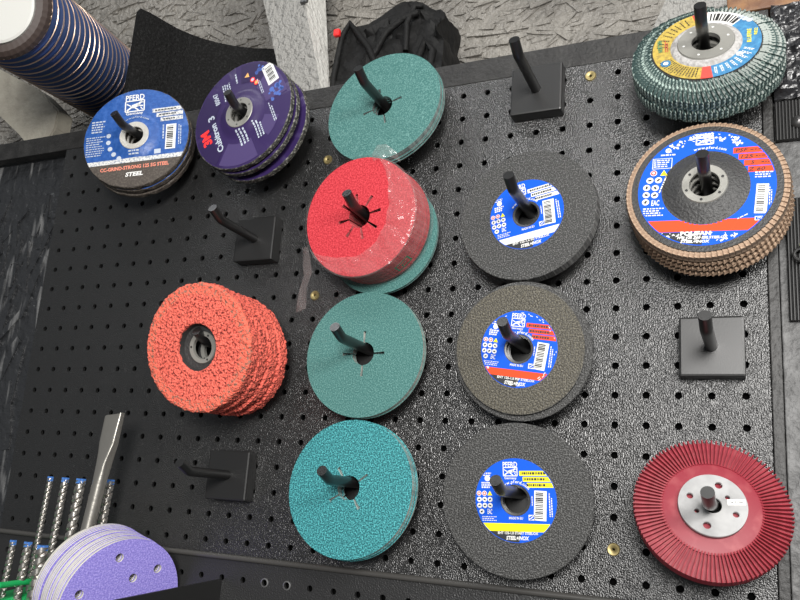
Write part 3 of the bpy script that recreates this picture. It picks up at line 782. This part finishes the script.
# grey green flap discs
WC, WN, WR = (.7527, -.045, -.0193), (.039, .378), .0590
for i in range(2):
    t = thing('flap_disc', ('grey green flap disc with yellow and blue label, front of the top right stack', 'grey green flap disc under the yellow and blue labelled one')[i], 'flap disc', stack_pos(WC, WN, i*.0094, .0005*i, -.0015*i), frame(*WN, .03*i), 'grey green flap discs on the top right hook')
    bm = bmesh.new(); lathe(bm, [(.0115, .0080), (.018, .0080), (.027, .0052), (.0425, .0045), (.0430, .0010), (.0115, .0030)], 96); obj('backing_plate', bm, 'fibre_cloth', t, smooth=True)
    bm = bmesh.new(); w = .0031; segs = 5; A = []
    for k in range(segs + 1):
        q = k/segs; r = .0425 + (WR - .0425)*q; sw = .0045*q*q; z = .0046 - .0078*q**1.6
        A.append([bm.verts.new((r, sw + dy, zz)) for dy, zz in ((-w/2, z - .0012), (-w/2 + .0009, z + .0006), (w/2, z - .0018), (w/2, z - .009), (-w/2, z - .009))])
    for a, b in zip(A, A[1:]):
        for k in range(5):
            f = bm.faces.new((a[k], a[(k+1) % 5], b[(k+1) % 5], b[k])); f.material_index = 1 if k == 0 else 0
    bm.faces.new(A[0]); f = bm.faces.new(A[-1]); f.material_index = 0
    f0 = obj('flap', bm, ['green_flap', 'flap_edge'], t)
    for k in range(1, 92):
        f = f0.copy(); COL.objects.link(f); f.parent = t
        f.rotation_euler = (random.uniform(-.02, .02), random.uniform(-.02, .02), 2*PI*k/92); f.location.z = random.uniform(-.0005, .0005)
    bm = bmesh.new(); lathe(bm, [(.0200, .0082), (.0245, .0078), (.0275, .0054)], 72, closed=False); obj('fibre_flange', bm, 'felt_grey', t, smooth=True)
    bm = bmesh.new(); lathe(bm, [(.0108, .005), (.0110, .0086), (.0215, .0092), (.0222, .0080)], 72, closed=False); o = obj('metal_ring', bm, 'ring', t, smooth=True)
    for k in range(6):
        a = 2*PI*k/6 + .2
        bm = bmesh.new(); bmesh.ops.create_circle(bm, cap_ends=True, segments=12, radius=.0010); obj('ring_hole', bm, 'white', t, (.0172*math.cos(a), .0172*math.sin(a), .00925))
    if i == 0:
        p = Print(.0415, .0054, 0)
        d = math.radians
        p.ann('gold_label', .66, 1, d(105), d(264)); p.ann('red_label', .66, 1, d(264), d(277)); p.ann('cyan_label', .66, 1, d(277), d(404)); p.ann('stripe_white|w', .66, 1, d(44), d(88)); p.ann('red_label|2', .66, 1, d(88), d(105))
        for k in range(9):
            a = d(48 + 4.4*k); p.rect('print_black', .83*math.cos(a), .83*math.sin(a), .03 if k % 3 else .06, .22, a - PI/2, lay=2, clip=None)
        p.text('print_green', 'NORTON', -.86, .12, .36, .09, d(95)); p.micro('red_label|t', -.74, .1, .34, .07, 2, d(92)); p.dot('cyan_label', -.74, -.42, .10, 2); p.dot('white', -.74, -.42, .05, 3)
        for k in range(15):
            a = d(205 + 3.8*k); p.micro('print_black', .83*math.cos(a), .83*math.sin(a), .26, .03, 1, a, lay=2, fill=.7)
        for k in range(9):
            a = d(115 + 7*k) if k < 6 else d(118 + 7*k); p.micro('print_black', .83*math.cos(a), .83*math.sin(a), .2, .03, 1, a, lay=2, fill=.7)
        p.text('print_yellow', 'BLUEFIRE', .78, .08, .40, .08, d(88)); p.text('print_yellow', 'R822', .90, .18, .2, .06, d(86))
        for q in (.65, .72, .80): p.dot('white_dim', q, .62 - (q - .72)*.8, .06, 2)
        for k in range(8):
            a = d(282 + 8*k); p.micro('white', .83*math.cos(a), .83*math.sin(a), .2, .06, 2, a - .1, lay=2, fill=.6)
        p.dot('white_dim', .60, -.42, .07, 2)
        p.done(t, dict(PN, **{'gold_label': 'label', 'red_label': 'label_block', 'red_label|2': 'label_block', 'red_label|t': 'red_lettering', 'cyan_label': 'blue_label', 'stripe_white|w': 'barcode', 'print_green': 'green_lettering', 'print_yellow': 'yellow_lettering'}))

# maroon flap wheel
t = thing('flap_disc', 'maroon flap disc with thin radial flaps and round aluminium plate', 'flap disc', (.7512, -.045, -.3885), frame(.20, .40), None)
bm = bmesh.new(); lathe(bm, [(.0115, .0), (.033, .0005), (.0352, -.0005), (.0352, -.010), (.0115, -.010)], 96); obj('backing_plate', bm, 'maroon_plate', t, smooth=True)
bm = bmesh.new(); w = .00095; A = []
for k in range(7):
    q = k/6; r = .0340 + (.0544 - .0340)*q; sw = 0; z = .0012 - .0008*q
    A.append([bm.verts.new((r, sw + dy, zz)) for dy, zz in ((-w/2, z), (w/2, z - .0003), (w/2, z - .0040), (-w/2, z - .0040))])
for a, b in zip(A, A[1:]):
    for k in range(4): bm.faces.new((a[k], a[(k+1) % 4], b[(k+1) % 4], b[k]))
bm.faces.new(A[0]); bm.faces.new(A[-1])
f0 = obj('flap', bm, 'maroon', t)
for k in range(1, 100):
    f = f0.copy(); COL.objects.link(f); f.parent = t; f.rotation_euler = (0, 0, 2*PI*k/100 + random.uniform(-.004, .004))
bm = bmesh.new(); lathe(bm, [(.0345, -.0022), (.0532, -.0034), (.0532, -.0112), (.0115, -.0112), (.0115, -.0095)], 96); obj('rear_plate', bm, 'maroon_plate', t)
# aluminium plate with real holes
bm = bmesh.new()
d = math.radians
holes = [(.0163*math.cos(d(a)), .0163*math.sin(d(a)), r) for a, r in ((72, .0027), (158, .0024), (-107, .0028), (-22, .0023))] + [(.0122*math.cos(d(a)), .0122*math.sin(d(a)), .0018) for a in (32, 205)]
bm.free(); bm = plate(.0235, [(0, 0, .0063)] + holes, .0052, .0046)
o = obj('mounting_plate', bm, 'alu', t); o['label'] = 'round aluminium mounting plate with six holes'
p = Print(.0235, .0053, 0); p.rect('white', .68, .13, .52, .19, .08, 1, None); p.text('print_black', '36131356', .68, .13, .36, .07, .08, 2); p.done(t, {'white': 'sticker', 'print_black': 'sticker_lettering'})

# coral nonwoven wheels
OC, ON = (.3049, -.090, -.2722), (-.015, -.20)
def coral(i, c, R, th):
    t = thing('abrasive_wheel', ('coarse coral fibre wheel with a deep hub hole, front of its stack', 'second coral fibre wheel behind the worn front one', 'third coral fibre wheel from the front', 'rearmost coral fibre wheel, closest to the board')[i], 'abrasive wheel', c, frame(*ON, .7*i), 'coral fibre wheels on the left hook')
    bm = bmesh.new()
    prof = [(.0225, -th), (.0225, -th*.5), (.0225, -.001), (.0235, 0)] + [(.0235 + (R - .002 - .0235)*k/12, 0) for k in range(1, 13)] + [(R, -.0018)] + [(R, -th*q) for q in (.3, .5, .7)] + [(R, -th + .0018), (R - .002, -th)]
    def wob(k, a, r, z):
        p = Vector((r*math.cos(a), r*math.sin(a), z + i))
        q = .0010*noise.noise(p*420) + .0008*noise.noise(p*190)
        return r + (q*1.3 if r > R*.96 else q*.3), z + (q if k > 2 and z > -.001 else 0)
    lathe(bm, prof, 300, wob=wob)
    for f in bm.faces:
        v = f.calc_center_median(); rr = math.hypot(v.x, v.y)
        if rr > R*.80 and v.z > -.006 and i == 0: f.material_index = 1
    obj('fibre_body', bm, ['orange', 'orange_worn'], t)
    bm = bmesh.new(); lathe(bm, [(.0228, -.002), (.0215, -.009), (.0120, -.0105), (.0120, -.0125)], 64, closed=False); obj('hub_cup', bm, 'fibre_cloth', t, smooth=True)
    bm = bmesh.new(); lathe(bm, [(.0108, -.0125), (.0111, -.0092), (.0150, -.0088), (.0156, -.0103)], 64, closed=False); obj('metal_ring', bm, 'ring', t, smooth=True)
    for k in range(3):
        a = 2*PI*k/3 + 1.; bm = bmesh.new(); bmesh.ops.create_circle(bm, cap_ends=True, segments=12, radius=.0011); obj('ring_hole', bm, 'print_black', t, (.0131*math.cos(a), .0131*math.sin(a), -.0088))
for i in range(4):
    c = stack_pos(OC, ON, i*.0163, .0007*i, -.0026*i)
    coral(i, c, .0612 - .0012*(i > 0), .0150)

# ------------------------------------------------------------------ lower left: tray with lilac discs, drills, chisel
SC, SN = Vector((.2335, -.0640, -.5130)), Vector((3.62, -1., -.82))
t = thing('sanding_disc_tray', 'black tray on the lower peg board holding the lilac sanding discs', 'tray', (.22, -.07, -.5855))
bm = bmesh.new()
hexa(bm, [(.0780, -.075, 0), (.0805, -.075, 0), (.0805, .0695, 0), (.0780, .0695, 0), (.0780, -.075, .0890), (.0805, -.075, .0890), (.0805, .0695, .0995), (.0780, .0695, .0995)])
obj('side_panel', bm, 'plastic', t)
bm = bmesh.new(); box(bm, -.10, .0805, -.075, .0695, -.003, 0); obj('bottom', bm, 'plastic', t)
bm = bmesh.new(); box(bm, -.10, .0780, -.0775, -.075, -.003, .045); obj('front_panel', bm, 'plastic', t)
bm = bmesh.new(); box(bm, -.10, -.0975, -.075, .0695, 0, .06); obj('side_panel', bm, 'plastic', t)
Ns = SN.normalized(); ys = Vector((0, 0, 1)); ys = (ys - Ns*Ns.z).normalized(); RS = Matrix((ys.cross(Ns), ys, Ns)).transposed()
def sanding(face):
    H = [(.0, .0, .004)] + [(.046*math.cos(math.radians(47 + 60*k)), .046*math.sin(math.radians(47 + 60*k)), .0042) for k in range(6)] + [(.0256*math.cos(math.radians(75 + 120*k)), .0256*math.sin(math.radians(75 + 120*k)), .0042) for k in range(3)]
    bm = plate(.0625, H, 0, .0018)
    bm.normal_update()
    for f in bm.faces: f.material_index = 0 if abs(f.normal.z) > .9 and f.calc_center_median().z > -.0008 else 1
    return bm
s0 = obj('sanding_disc', sanding(0), ['lilac', 'paper'])
sb = obj('sanding_disc', sanding(0), ['lilac', 'paper'])
NS = 22
for i in range(NS):
    o = s0 if i == 0 else (sb if i == 1 else sb.copy())
    if i > 1: COL.objects.link(o)
    p = SC - Ns*(.0021*i + (.004 if i > 15 else 0)) + Vector((0, random.uniform(-.0006, .0006), random.uniform(-.0006, .0006)*min(i, 1)))
    o.matrix_world = Matrix.Translation(p) @ RS.to_4x4()
    tag(o, 'lilac sanding disc with round dust holes, front of the stack in the tray' if i == 0 else 'white backed sanding disc behind the lilac front one, only its edge showing', 'sanding disc', 'sanding discs in the black tray')

t = thing('drill_rack', 'green plastic drill rack in the bottom left corner', 'rack', (.085, -.065, -.552))
bm = bmesh.new()
hexa(bm, [(-.05, -.045, 0), (.052, -.045, 0), (.052, .0635, 0), (-.05, .0635, 0), (-.05, -.040, .016), (.030, -.040, .030), (.036, .0635, .048), (-.05, .0635, .030)])
bmesh.ops.bevel(bm, geom=list(bm.edges), offset=.002, segments=2, affect='EDGES')
obj('rack_body', bm, 'green_plastic', t)
bm = bmesh.new(); tube(bm, [(-.045, -.043, .008), (-.01, -.044, .020), (.014, -.044, .034), (.034, -.040, .046), (.035, .03, .050)], .003, 10); obj('rim', bm, 'green_plastic', t, smooth=True)
bm = bmesh.new(); box(bm, -.02, .004, -.046, -.0445, .006, .022); obj('sticker', bm, 'paper', t)
def drill(x, y, ztop, L, r, lab):
    lean = .006/.11*L
    t = thing('drill_bit', lab, 'drill bit', (x - lean, y, ztop - L))
    bm = bmesh.new(); n = 16; K = 150; rings = []
    for k in range(K + 1):
        q = k/K; z = L*q; tw = 2*PI*z/(r*3.6)
        fl = 1 if q > .16 else 0
        ring = []
        for j in range(n):
            a = 2*PI*j/n; s = math.cos(2*(a))
            rr = r*(1 - .34*max(0, s)**1.5) if fl else r*.72
            ring.append(bm.verts.new((lean*q + rr*math.cos(a + tw), rr*math.sin(a + tw), z)))
        rings.append(ring)
    for A, B in zip(rings, rings[1:]):
        for j in range(n): bm.faces.new((A[j], A[(j+1) % n], B[(j+1) % n], B[j]))
    bm.faces.new(rings[0]); bm.faces.new(rings[-1])
    obj('fluted_shaft', bm, 'steel', t, smooth=True)
    bm = bmesh.new()
    for a in (0, PI/2):
        c, s = math.cos(a), math.sin(a); w, h = r*.88, r*.42
        pts = [(-w, -h), (w, -h), (w, h), (-w, h)]
        vs = [[bm.verts.new((lean + u*c - v*s, u*s + v*c, L + zz - (abs(u) > 0)*0)) for u, v in pts] for zz in (-.003, .0018)]
        for j in range(4): bm.faces.new((vs[0][j], vs[0][(j+1) % 4], vs[1][(j+1) % 4], vs[1][j]))
        bm.faces.new(vs[1]); bm.faces.new(vs[0])
    o = obj('cutting_tip', bm, 'tip_blue', t); o['label'] = 'blue painted carbide tip'
drill(.103, -.050, -.402, .128, .0032, 'thin tall masonry drill bit, leftmost of the tall ones')
drill(.1245, -.050, -.402, .128, .0040, 'tall masonry drill bit, second of the tall ones from the left')
drill(.1465, -.050, -.402, .120, .0052, 'thick tall masonry drill bit just left of the chisel')
drill(.1690, -.032, -.4005, .120, .0046, 'tall masonry drill bit almost hidden behind the chisel')
drill(.0985, -.080, -.4675, .075, .0034, 'short masonry drill bit at the left edge')
drill(.1195, -.080, -.4675, .075, .0042, 'short masonry drill bit, second from the left edge')
drill(.1400, -.080, -.4690, .075, .0056, 'thick short masonry drill bit beside the sanding discs')
t = thing('flat_chisel', 'grey steel flat chisel standing behind the lilac sanding discs', 'chisel', (.163, -.052, -.555))
bm = bmesh.new()
prof = [(0, .0066, .0066, -.006), (.10, .0066, .0066, .004), (.150, .0068, .0066, .0105), (.172, .0062, .0062, .0135), (.182, .0080, .0052, .0145), (.192, .0100, .0046, .0155), (.2215, .0112, .0034, .0180)]
rings = []
for z, a, b, off in prof:
    e = 2.2 if z < .17 else 6
    ring = []
    for j in range(24):
        th = 2*PI*j/24; c, s = math.cos(th), math.sin(th)
        ring.append(bm.verts.new((off + a*math.copysign(abs(c)**(2/e), c), b*math.copysign(abs(s)**(2/e), s), z + (.0025*c if z > .21 else 0))))
    rings.append(ring)
for A, B in zip(rings, rings[1:]):
    for j in range(24): bm.faces.new((A[j], A[(j+1) % 24], B[(j+1) % 24], B[j]))
bm.faces.new(rings[0]); bm.faces.new(rings[-1])
obj('chisel_body', bm, 'steel_dull', t, smooth=True)

# ------------------------------------------------------------------ on the ledge
LED = .0375
# hose
t = thing('suction_hose', 'glossy blue ribbed suction hose with copper spiral wire and white end cap', 'hose', (-.077, .106, LED))
P0 = Vector((-.077, .111, .181)) ; P1 = Vector((.047, -.172, .094))
P0 = Vector((-.077, .111, .178)); base = Vector((-.077, .106, LED))
ax = (P1 - P0).normalized(); L = (P1 - P0).length + .014; HR = .0565; pitch = .0146
u = ax.cross(Vector((0, 0, 1))).normalized(); w = u.cross(ax)
def hpt(s, a, r):
    c = P0 + ax*s
    return c + (u*math.cos(a) + w*math.sin(a))*r - base
bm = bmesh.new(); NA = 72; NSG = 260; rings = []
s0_, s1_ = -.02, L - .014
for k in range(NSG + 1):
    s = s0_ + (s1_ - s0_)*k/NSG; ring = []
    for j in range(NA):
        a = 2*PI*j/NA; ph = (s/pitch - a/(2*PI)) % 1.
        r = HR - .0042*(1 - math.sin(PI*ph)**.9)
        ring.append(bm.verts.new(hpt(s, a, r)))
    rings.append(ring)
for A, B in zip(rings, rings[1:]):
    for j in range(NA): bm.faces.new((A[j], A[(j+1) % NA], B[(j+1) % NA], B[j]))
bm.faces.new(rings[0])
obj('hose_wall', bm, 'hose', t, smooth=True)
bm = bmesh.new(); turns = (s1_ - s0_)/pitch; pts = []
for k in range(int(turns*48)):
    a = 2*PI*k/48; pts.append(hpt(s0_ + pitch*(k/48 + .80), a, HR + .0002))
tube(bm, pts, .0009, 6); obj('spiral_wire', bm, 'copper', t, smooth=True)
bm = bmesh.new(); rings = []
for s, r in ((L - .014, HR), (L - .011, HR + .001), (L - .006, HR - .001), (L - .002, HR - .005), (L - .001, HR - .012), (L - .006, HR - .014)):
    rings.append([bm.verts.new(hpt(s, 2*PI*j/96, r + (.0005 if j % 2 else 0))) for j in range(96)])
for A, B in zip(rings, rings[1:]):
    for j in range(96): bm.faces.new((A[j], A[(j+1) % 96], B[(j+1) % 96], B[j]))
obj('end_cuff', bm, 'cuff', t)
bm = bmesh.new(); rings = []
for s, r in ((L - .010, HR - .0135), (L - .003, HR - .0145), (L - .002, HR - .017)):
    rings.append([bm.verts.new(hpt(s, 2*PI*j/96, r)) for j in range(96)])
for A, B in zip(rings, rings[1:]):
    for j in range(96): bm.faces.new((A[j], A[(j+1) % 96], B[(j+1) % 96], B[j]))
bm.faces.new(rings[-1]); o = obj('end_cap', bm, 'cap', t); o['label'] = 'round white cap closing the hose end'
# the hose rests on an off-white block
bm = bmesh.new()
prism = [(-.235, LED), (-.125, LED), (-.112, .046), (-.060, .0378), (-.050, .055), (-.056, .078), (-.100, .112), (-.185, .168), (-.235, .19)]
prism = [(-.245, .12), (-.178, .098), (-.122, .056), (-.107, LED + .0004), (-.062, LED + .0004), (-.054, .052), (-.053, .078), (-.098, .116), (-.19, .165), (-.245, .19)]
f = [bm.verts.new((x, .003, z)) for x, z in prism]; b = [bm.verts.new((x, .030, z)) for x, z in prism]
bm.faces.new(f); bm.faces.new(list(reversed(b)))
for i in range(len(f)): bm.faces.new((f[i], f[(i+1) % len(f)], b[(i+1) % len(f)], b[i]))
bmesh.ops.bevel(bm, geom=list(bm.edges), offset=.002, segments=2, affect='EDGES')
bmesh.ops.translate(bm, verts=bm.verts, vec=(.1, 0, -LED))
tag(obj('wood_offcut', bm, 'chunk', None, (-.1, .004, LED)), 'off-white painted wood offcut leaning on the ledge under the hose', 'wood')
# curved felt sheet
path = [(.114, -.040), (.1165, -.034), (.119, -.028), (.1245, -.010), (.130, .009), (.137, .024), (.147, .038), (.160, .052), (.178, .066), (.200, .079), (.224, .088), (.250, .092)]
bm = bmesh.new(); T = .011; rows = []
for i, (x, y) in enumerate(path):
    x0, y0 = path[max(i-1, 0)]; x1, y1 = path[min(i+1, len(path)-1)]
    d = Vector((x1-x0, y1-y0, 0)).normalized(); nn = Vector((d.y, -d.x, 0))
    row = []
    for k in range(15):
        z = .0005 + .1265*k/14; j = .0010*noise.noise((i*2., k*1.7, 3))
        row.append((Vector((x, y, z + (j if k == 14 else 0))) + nn*j, Vector((x, y, z + (j if k == 14 else 0))) - nn*(T - j)))
    rows.append(row)
grid = [[(bm.verts.new(a), bm.verts.new(b)) for a, b in r] for r in rows]
for A, B in zip(grid, grid[1:]):
    for k in range(14):
        for s in (0, 1): bm.faces.new((A[k][s], B[k][s], B[k+1][s], A[k+1][s]))
    for k in (0, 14): bm.faces.new((A[k][0], B[k][0], B[k][1], A[k][1]))
for A in (grid[0], grid[-1]):
    for k in range(14): bm.faces.new((A[k][0], A[k+1][0], A[k+1][1], A[k][1]))
bmesh.ops.translate(bm, verts=bm.verts, vec=(-.18, -.04, 0))
tag(obj('felt_sheet', bm, 'felt', None, (.18, .04, LED)), 'curved black felt sheet standing on the ledge behind the purple discs', 'felt sheet')
# leaning white post
t = thing('wooden_post', 'white painted wooden post rising from the ledge beside the topmost teal disc', 'post', (.312, .045, LED))
o3 = Vector((.312, .045, LED))
def post_pt(z, which):
    q = (z - .06)/(.185 - .06)
    fl = (.2877 + (.2451 - .2877)*q, .030); fr = (.3376 + (.3010 - .3376)*q, .030); br = (.3376 + (.3010 - .3376)*q, .0534 + (.088 - .0534)*q); bl = (fl[0], br[1])
    return Vector((*(fl, fr, br, bl)[which], z)) - o3
bm = bmesh.new(); zs = [.038 + (.46 - .038)*k/40 for k in range(41)]
R4 = [[bm.verts.new(Vector((post_pt(min(z, .30) if w_ in (2, 3) else z, w_).x, min(post_pt(z, w_).y, .135), z - LED))) for w_ in range(4)] for z in zs]
for A, B in zip(R4, R4[1:]):
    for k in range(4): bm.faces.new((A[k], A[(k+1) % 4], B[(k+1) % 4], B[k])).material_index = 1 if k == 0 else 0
bm.faces.new(R4[0]); bm.faces.new(R4[-1])
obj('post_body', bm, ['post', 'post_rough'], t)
bm = bmesh.new(); box(bm, .0, .010, -.020, -.0165, .115, .119, bevel=.001); obj('splinter', bm, 'bolt', t, (-.012, 0, .02))
# bag
t = thing('tool_bag', 'crumpled black fabric bag with straps on the ledge behind the topmost teal disc', 'bag', (.406, .09, LED))
bm = bmesh.new(); bmesh.ops.create_cube(bm, size=1); bmesh.ops.subdivide_edges(bm, edges=bm.edges, cuts=22, use_grid_fill=True)
for v in bm.verts:
    x, y, z = v.co
    sx = .069*(1 - .10*max(0, z)); top = .128 + .010*math.sin(x*7 + .6) - .022*max(0, x - .28)*2 - .02*max(0, -x - .42)*6
    p = Vector((x*2*sx, y*.075, (z + .5)*top))
    e = max(abs(x), abs(y))*2
    p.y *= 1 - .35*(z + .5); q = (z > .3)*(1 - .25*max(0, e - .7)/.3)
    if z > .3: p.z *= .92 + .08*q
    f_ = .006*noise.noise((p.x*45, p.y*30, p.z*40)) + .003*noise.noise((p.x*110, p.y*80, p.z*90))
    p.y -= abs(f_)*2 if y < 0 else 0; p.x += f_*.8
    p.z = max(p.z + (f_ if z > -.4 else 0), .0003)
    v.co = p
obj('bag_body', bm, 'bag', t, smooth=True)
def strap(pts, r): 
    bm = bmesh.new(); tube(bm, [(q[0]*.84, q[1] + .0135, q[2]*1.14) for q in pts], r*.9, 10); obj('strap', bm, 'strap', t, smooth=True)
strap([(-.079, -.048, .002), (-.079, -.050, .04), (-.070, -.052, .085), (-.060, -.05, .100), (-.045, -.052, .085), (-.025, -.054, .065), (-.012, -.054, .045)], .0042)
strap([(-.02, -.05, .055), (.0, -.052, .080), (.025, -.052, .092), (.045, -.05, .096)], .0045)
strap([(.030, -.05, .055), (.030, -.052, .085), (.038, -.05, .104), (.048, -.045, .106)], .0040)
strap([(.05, -.05, .045), (.060, -.054, .060), (.070, -.05, .050), (.066, -.05, .03)], .005)
bm = bmesh.new(); box(bm, -.004, .004, -.003, .003, -.0045, .0045, bevel=.002); o = obj('zip_tag', bm, 'red_tag', t, (-.0620, -.045, .098)); o['label'] = 'small red tag'
# grey board and brown block at the right
bm = bmesh.new()
hexa(bm, [(.694, .028, LED), (.790, .028, LED), (.790, .05, LED), (.694, .05, LED), (.745, .030, .16), (.86, .030, .16), (.86, .052, .16), (.745, .052, .16)])
bmesh.ops.translate(bm, verts=bm.verts, vec=(-.74, -.04, -LED))
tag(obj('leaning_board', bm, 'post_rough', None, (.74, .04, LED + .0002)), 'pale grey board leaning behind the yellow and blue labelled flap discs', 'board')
bm = bmesh.new(); box(bm, .0, .11, 0, .05, 0, .03, bevel=.002)
tag(obj('brown_block', bm, 'brown_wood', None, (.768, -.002, LED + .0002)), 'brown wooden block at the top right corner', 'wood')

# ------------------------------------------------------------------ right edge
bm = bmesh.new(); n1, n2 = 26, 34; g = []
for i in range(n1 + 1):
    g.append([])
    for k in range(n2 + 1):
        x = .8025 + .09*i/n1; z = -.052 + .0885*k/n2
        y = -.004 - .006*abs(noise.noise((x*70, z*60, 0))) - .004*noise.noise((x*160, z*150, 4))
        g[-1].append(bm.verts.new((x - .84, min(y, -.0012), z + .052)))
for i in range(n1):
    for k in range(n2): bm.faces.new((g[i][k], g[i+1][k], g[i+1][k+1], g[i][k+1]))
r = bmesh.ops.extrude_face_region(bm, geom=list(bm.faces))
for v in r['geom']:
    if isinstance(v, bmesh.types.BMVert): v.co.y = -.0002
tag(obj('plastic_sheet', bm, 'foil', None, (.84, 0, -.052)), 'crumpled shiny black plastic sheet at the right edge beside the top flap discs', 'plastic sheet')
def ribbed(name, x0, x1, z0, z1, lab, bolt):
    t = thing(name, lab, 'strap', ((x0+x1)/2, -.0002, z0))
    bm = bmesh.new(); n = int((x1 - x0)/.0024); W = (x1-x0)/n; prof = []
    for i in range(n):
        a = x0 + i*W - (x0+x1)/2; prof += [(a, -.0040), (a + W*.35, -.0055), (a + W*.65, -.0055), (a + W*.98, -.0040)]
    T = [bm.verts.new((x, y, z1 - z0)) for x, y in prof]; Bv = [bm.verts.new((x, y, 0)) for x, y in prof]
    for i in range(len(prof) - 1): bm.faces.new((T[i], T[i+1], Bv[i+1], Bv[i]))
    T2 = [bm.verts.new((prof[0][0], 0, z1 - z0)), bm.verts.new((prof[-1][0], 0, z1 - z0))]; B2 = [bm.verts.new((prof[0][0], 0, 0)), bm.verts.new((prof[-1][0], 0, 0))]
    bm.faces.new(T + [T2[1], T2[0]]); bm.faces.new(Bv + [B2[1], B2[0]])
    bm.faces.new((T[0], Bv[0], B2[0], T2[0])); bm.faces.new((T[-1], Bv[-1], B2[1], T2[1]))
    obj('ribbed_body', bm, 'rubber', t)
    if bolt:
        bm = bmesh.new(); lathe(bm, [(.0001, .0035), (.0030, .0028), (.0052, .0010), (.0056, 0)], 32, closed=False)
        o = obj('bolt_head', bm, 'bolt', t, (bolt - (x0+x1)/2, -.0055, (z1-z0)*.42), True); o.rotation_euler = (PI/2, 0, 0)
ribbed('rubber_strap', .8025, .866, -.0885, -.0545, 'ribbed black rubber plate with a round bolt at the right edge', .8195)
ribbed('rubber_strap', .8075, .866, -.241, -.140, 'ribbed black rubber plate at the right edge beside the tan flap discs', None)
t = thing('key_clip', 'small black clip with a lime bead hanging at the right edge', 'clip', (.8165, -.012, -.190))
bm = bmesh.new(); tube(bm, [(.0045*math.cos(a*PI/10), 0, .0045*math.sin(a*PI/10)) for a in range(21)], .0013, 8); obj('ring', bm, 'rubber', t, smooth=True)
bm = bmesh.new(); bmesh.ops.create_uvsphere(bm, u_segments=16, v_segments=10, radius=.0034); obj('bead', bm, 'lime', t, (.003, 0, .0075), True)
bm = bmesh.new(); tube(bm, [(.003, 0, -.004), (.003, .003, -.004), (.003, .0063, -.0035)], .0012, 8); obj('pin', bm, 'rubber', t)

# a grey rod tip at the bottom edge belongs to a peg of the lower board
t = thing('peg', 'grey round peg tip at the bottom edge under the maroon flap disc', 'peg', (.7745, -.0015, -.474))
bm = bmesh.new(); tube(bm, [(0, 0, 0), (0, -.012, 0), (0, -.0135, 0)], .0085, 24, rs=[.0085, .0085, .0075]); obj('peg_body', bm, 'bolt', t, smooth=True)

# ------------------------------------------------------------------ light
def area(name, loc, target, size, power, col, sy=None):
    l = bpy.data.lights.new(name, 'AREA'); l.energy = power; l.color = col; l.size = size
    if sy: l.shape = 'RECTANGLE'; l.size_y = sy
    o = bpy.data.objects.new(name, l); COL.objects.link(o); o.location = loc
    o.rotation_euler = (Vector(target) - Vector(loc)).to_track_quat('-Z', 'Y').to_euler()
    return o
area('workshop_tube_right', (1.5, -1.10, .20), (.55, 0, -.22), 0.6, 15, (1, .975, .94), .3)
area('workshop_lamp_behind', (1.0, -1.65, -.12), (.7, 0, -.3), .42, 34, (1, .98, .95), .42)
area('workshop_tube_ceiling', (.95, -1.0, 1.15), (.6, 0, -.2), 1.2, 6.5, (1, .975, .94), .3)
area('workshop_tube_left', (-.25, -.85, 1.15), (.1, 0, 0), 1.2, 6, (.96, .98, 1), .12)
w_ = bpy.data.worlds.new('workshop'); S.world = w_; w_.use_nodes = True
w_.node_tree.nodes['Background'].inputs[0].default_value = (.9, .95, 1, 1); w_.node_tree.nodes['Background'].inputs[1].default_value = .14

# ------------------------------------------------------------------ lift to working height, camera
for o in list(COL.objects):
    if o.parent is None: o.location.z += Z0
cam = bpy.data.cameras.new('camera'); co = bpy.data.objects.new('camera', cam); COL.objects.link(co)
Rc = ((.9034784611134312, .42206114493158603, .07477339261491919), (-.02878461803785911, .2337944239988083, -.9718598731666412), (-.4276658930386204, .8759021390806762, .2233770952568216))
X = Vector(Rc[0]); Y = -Vector(Rc[1]); Zc = -Vector(Rc[2])
co.matrix_world = Matrix.Translation((.7874515, -.68711348, -.40704144 + Z0)) @ Matrix((X, Y, Zc)).transposed().to_4x4()
cam.sensor_width = 36; cam.sensor_fit = 'HORIZONTAL'; cam.lens = 805.04/800*36
cam.shift_x = (400 - 380.3816)/800; cam.shift_y = (323.5229 - 300)/800
cam.clip_start = .02
S.camera = co
vs = S.view_settings
S.display_settings.display_device = 'sRGB'
vs.view_transform = 'Standard'; vs.look = 'None'; vs.exposure = 0.; vs.gamma = 1; vs.use_curve_mapping = False
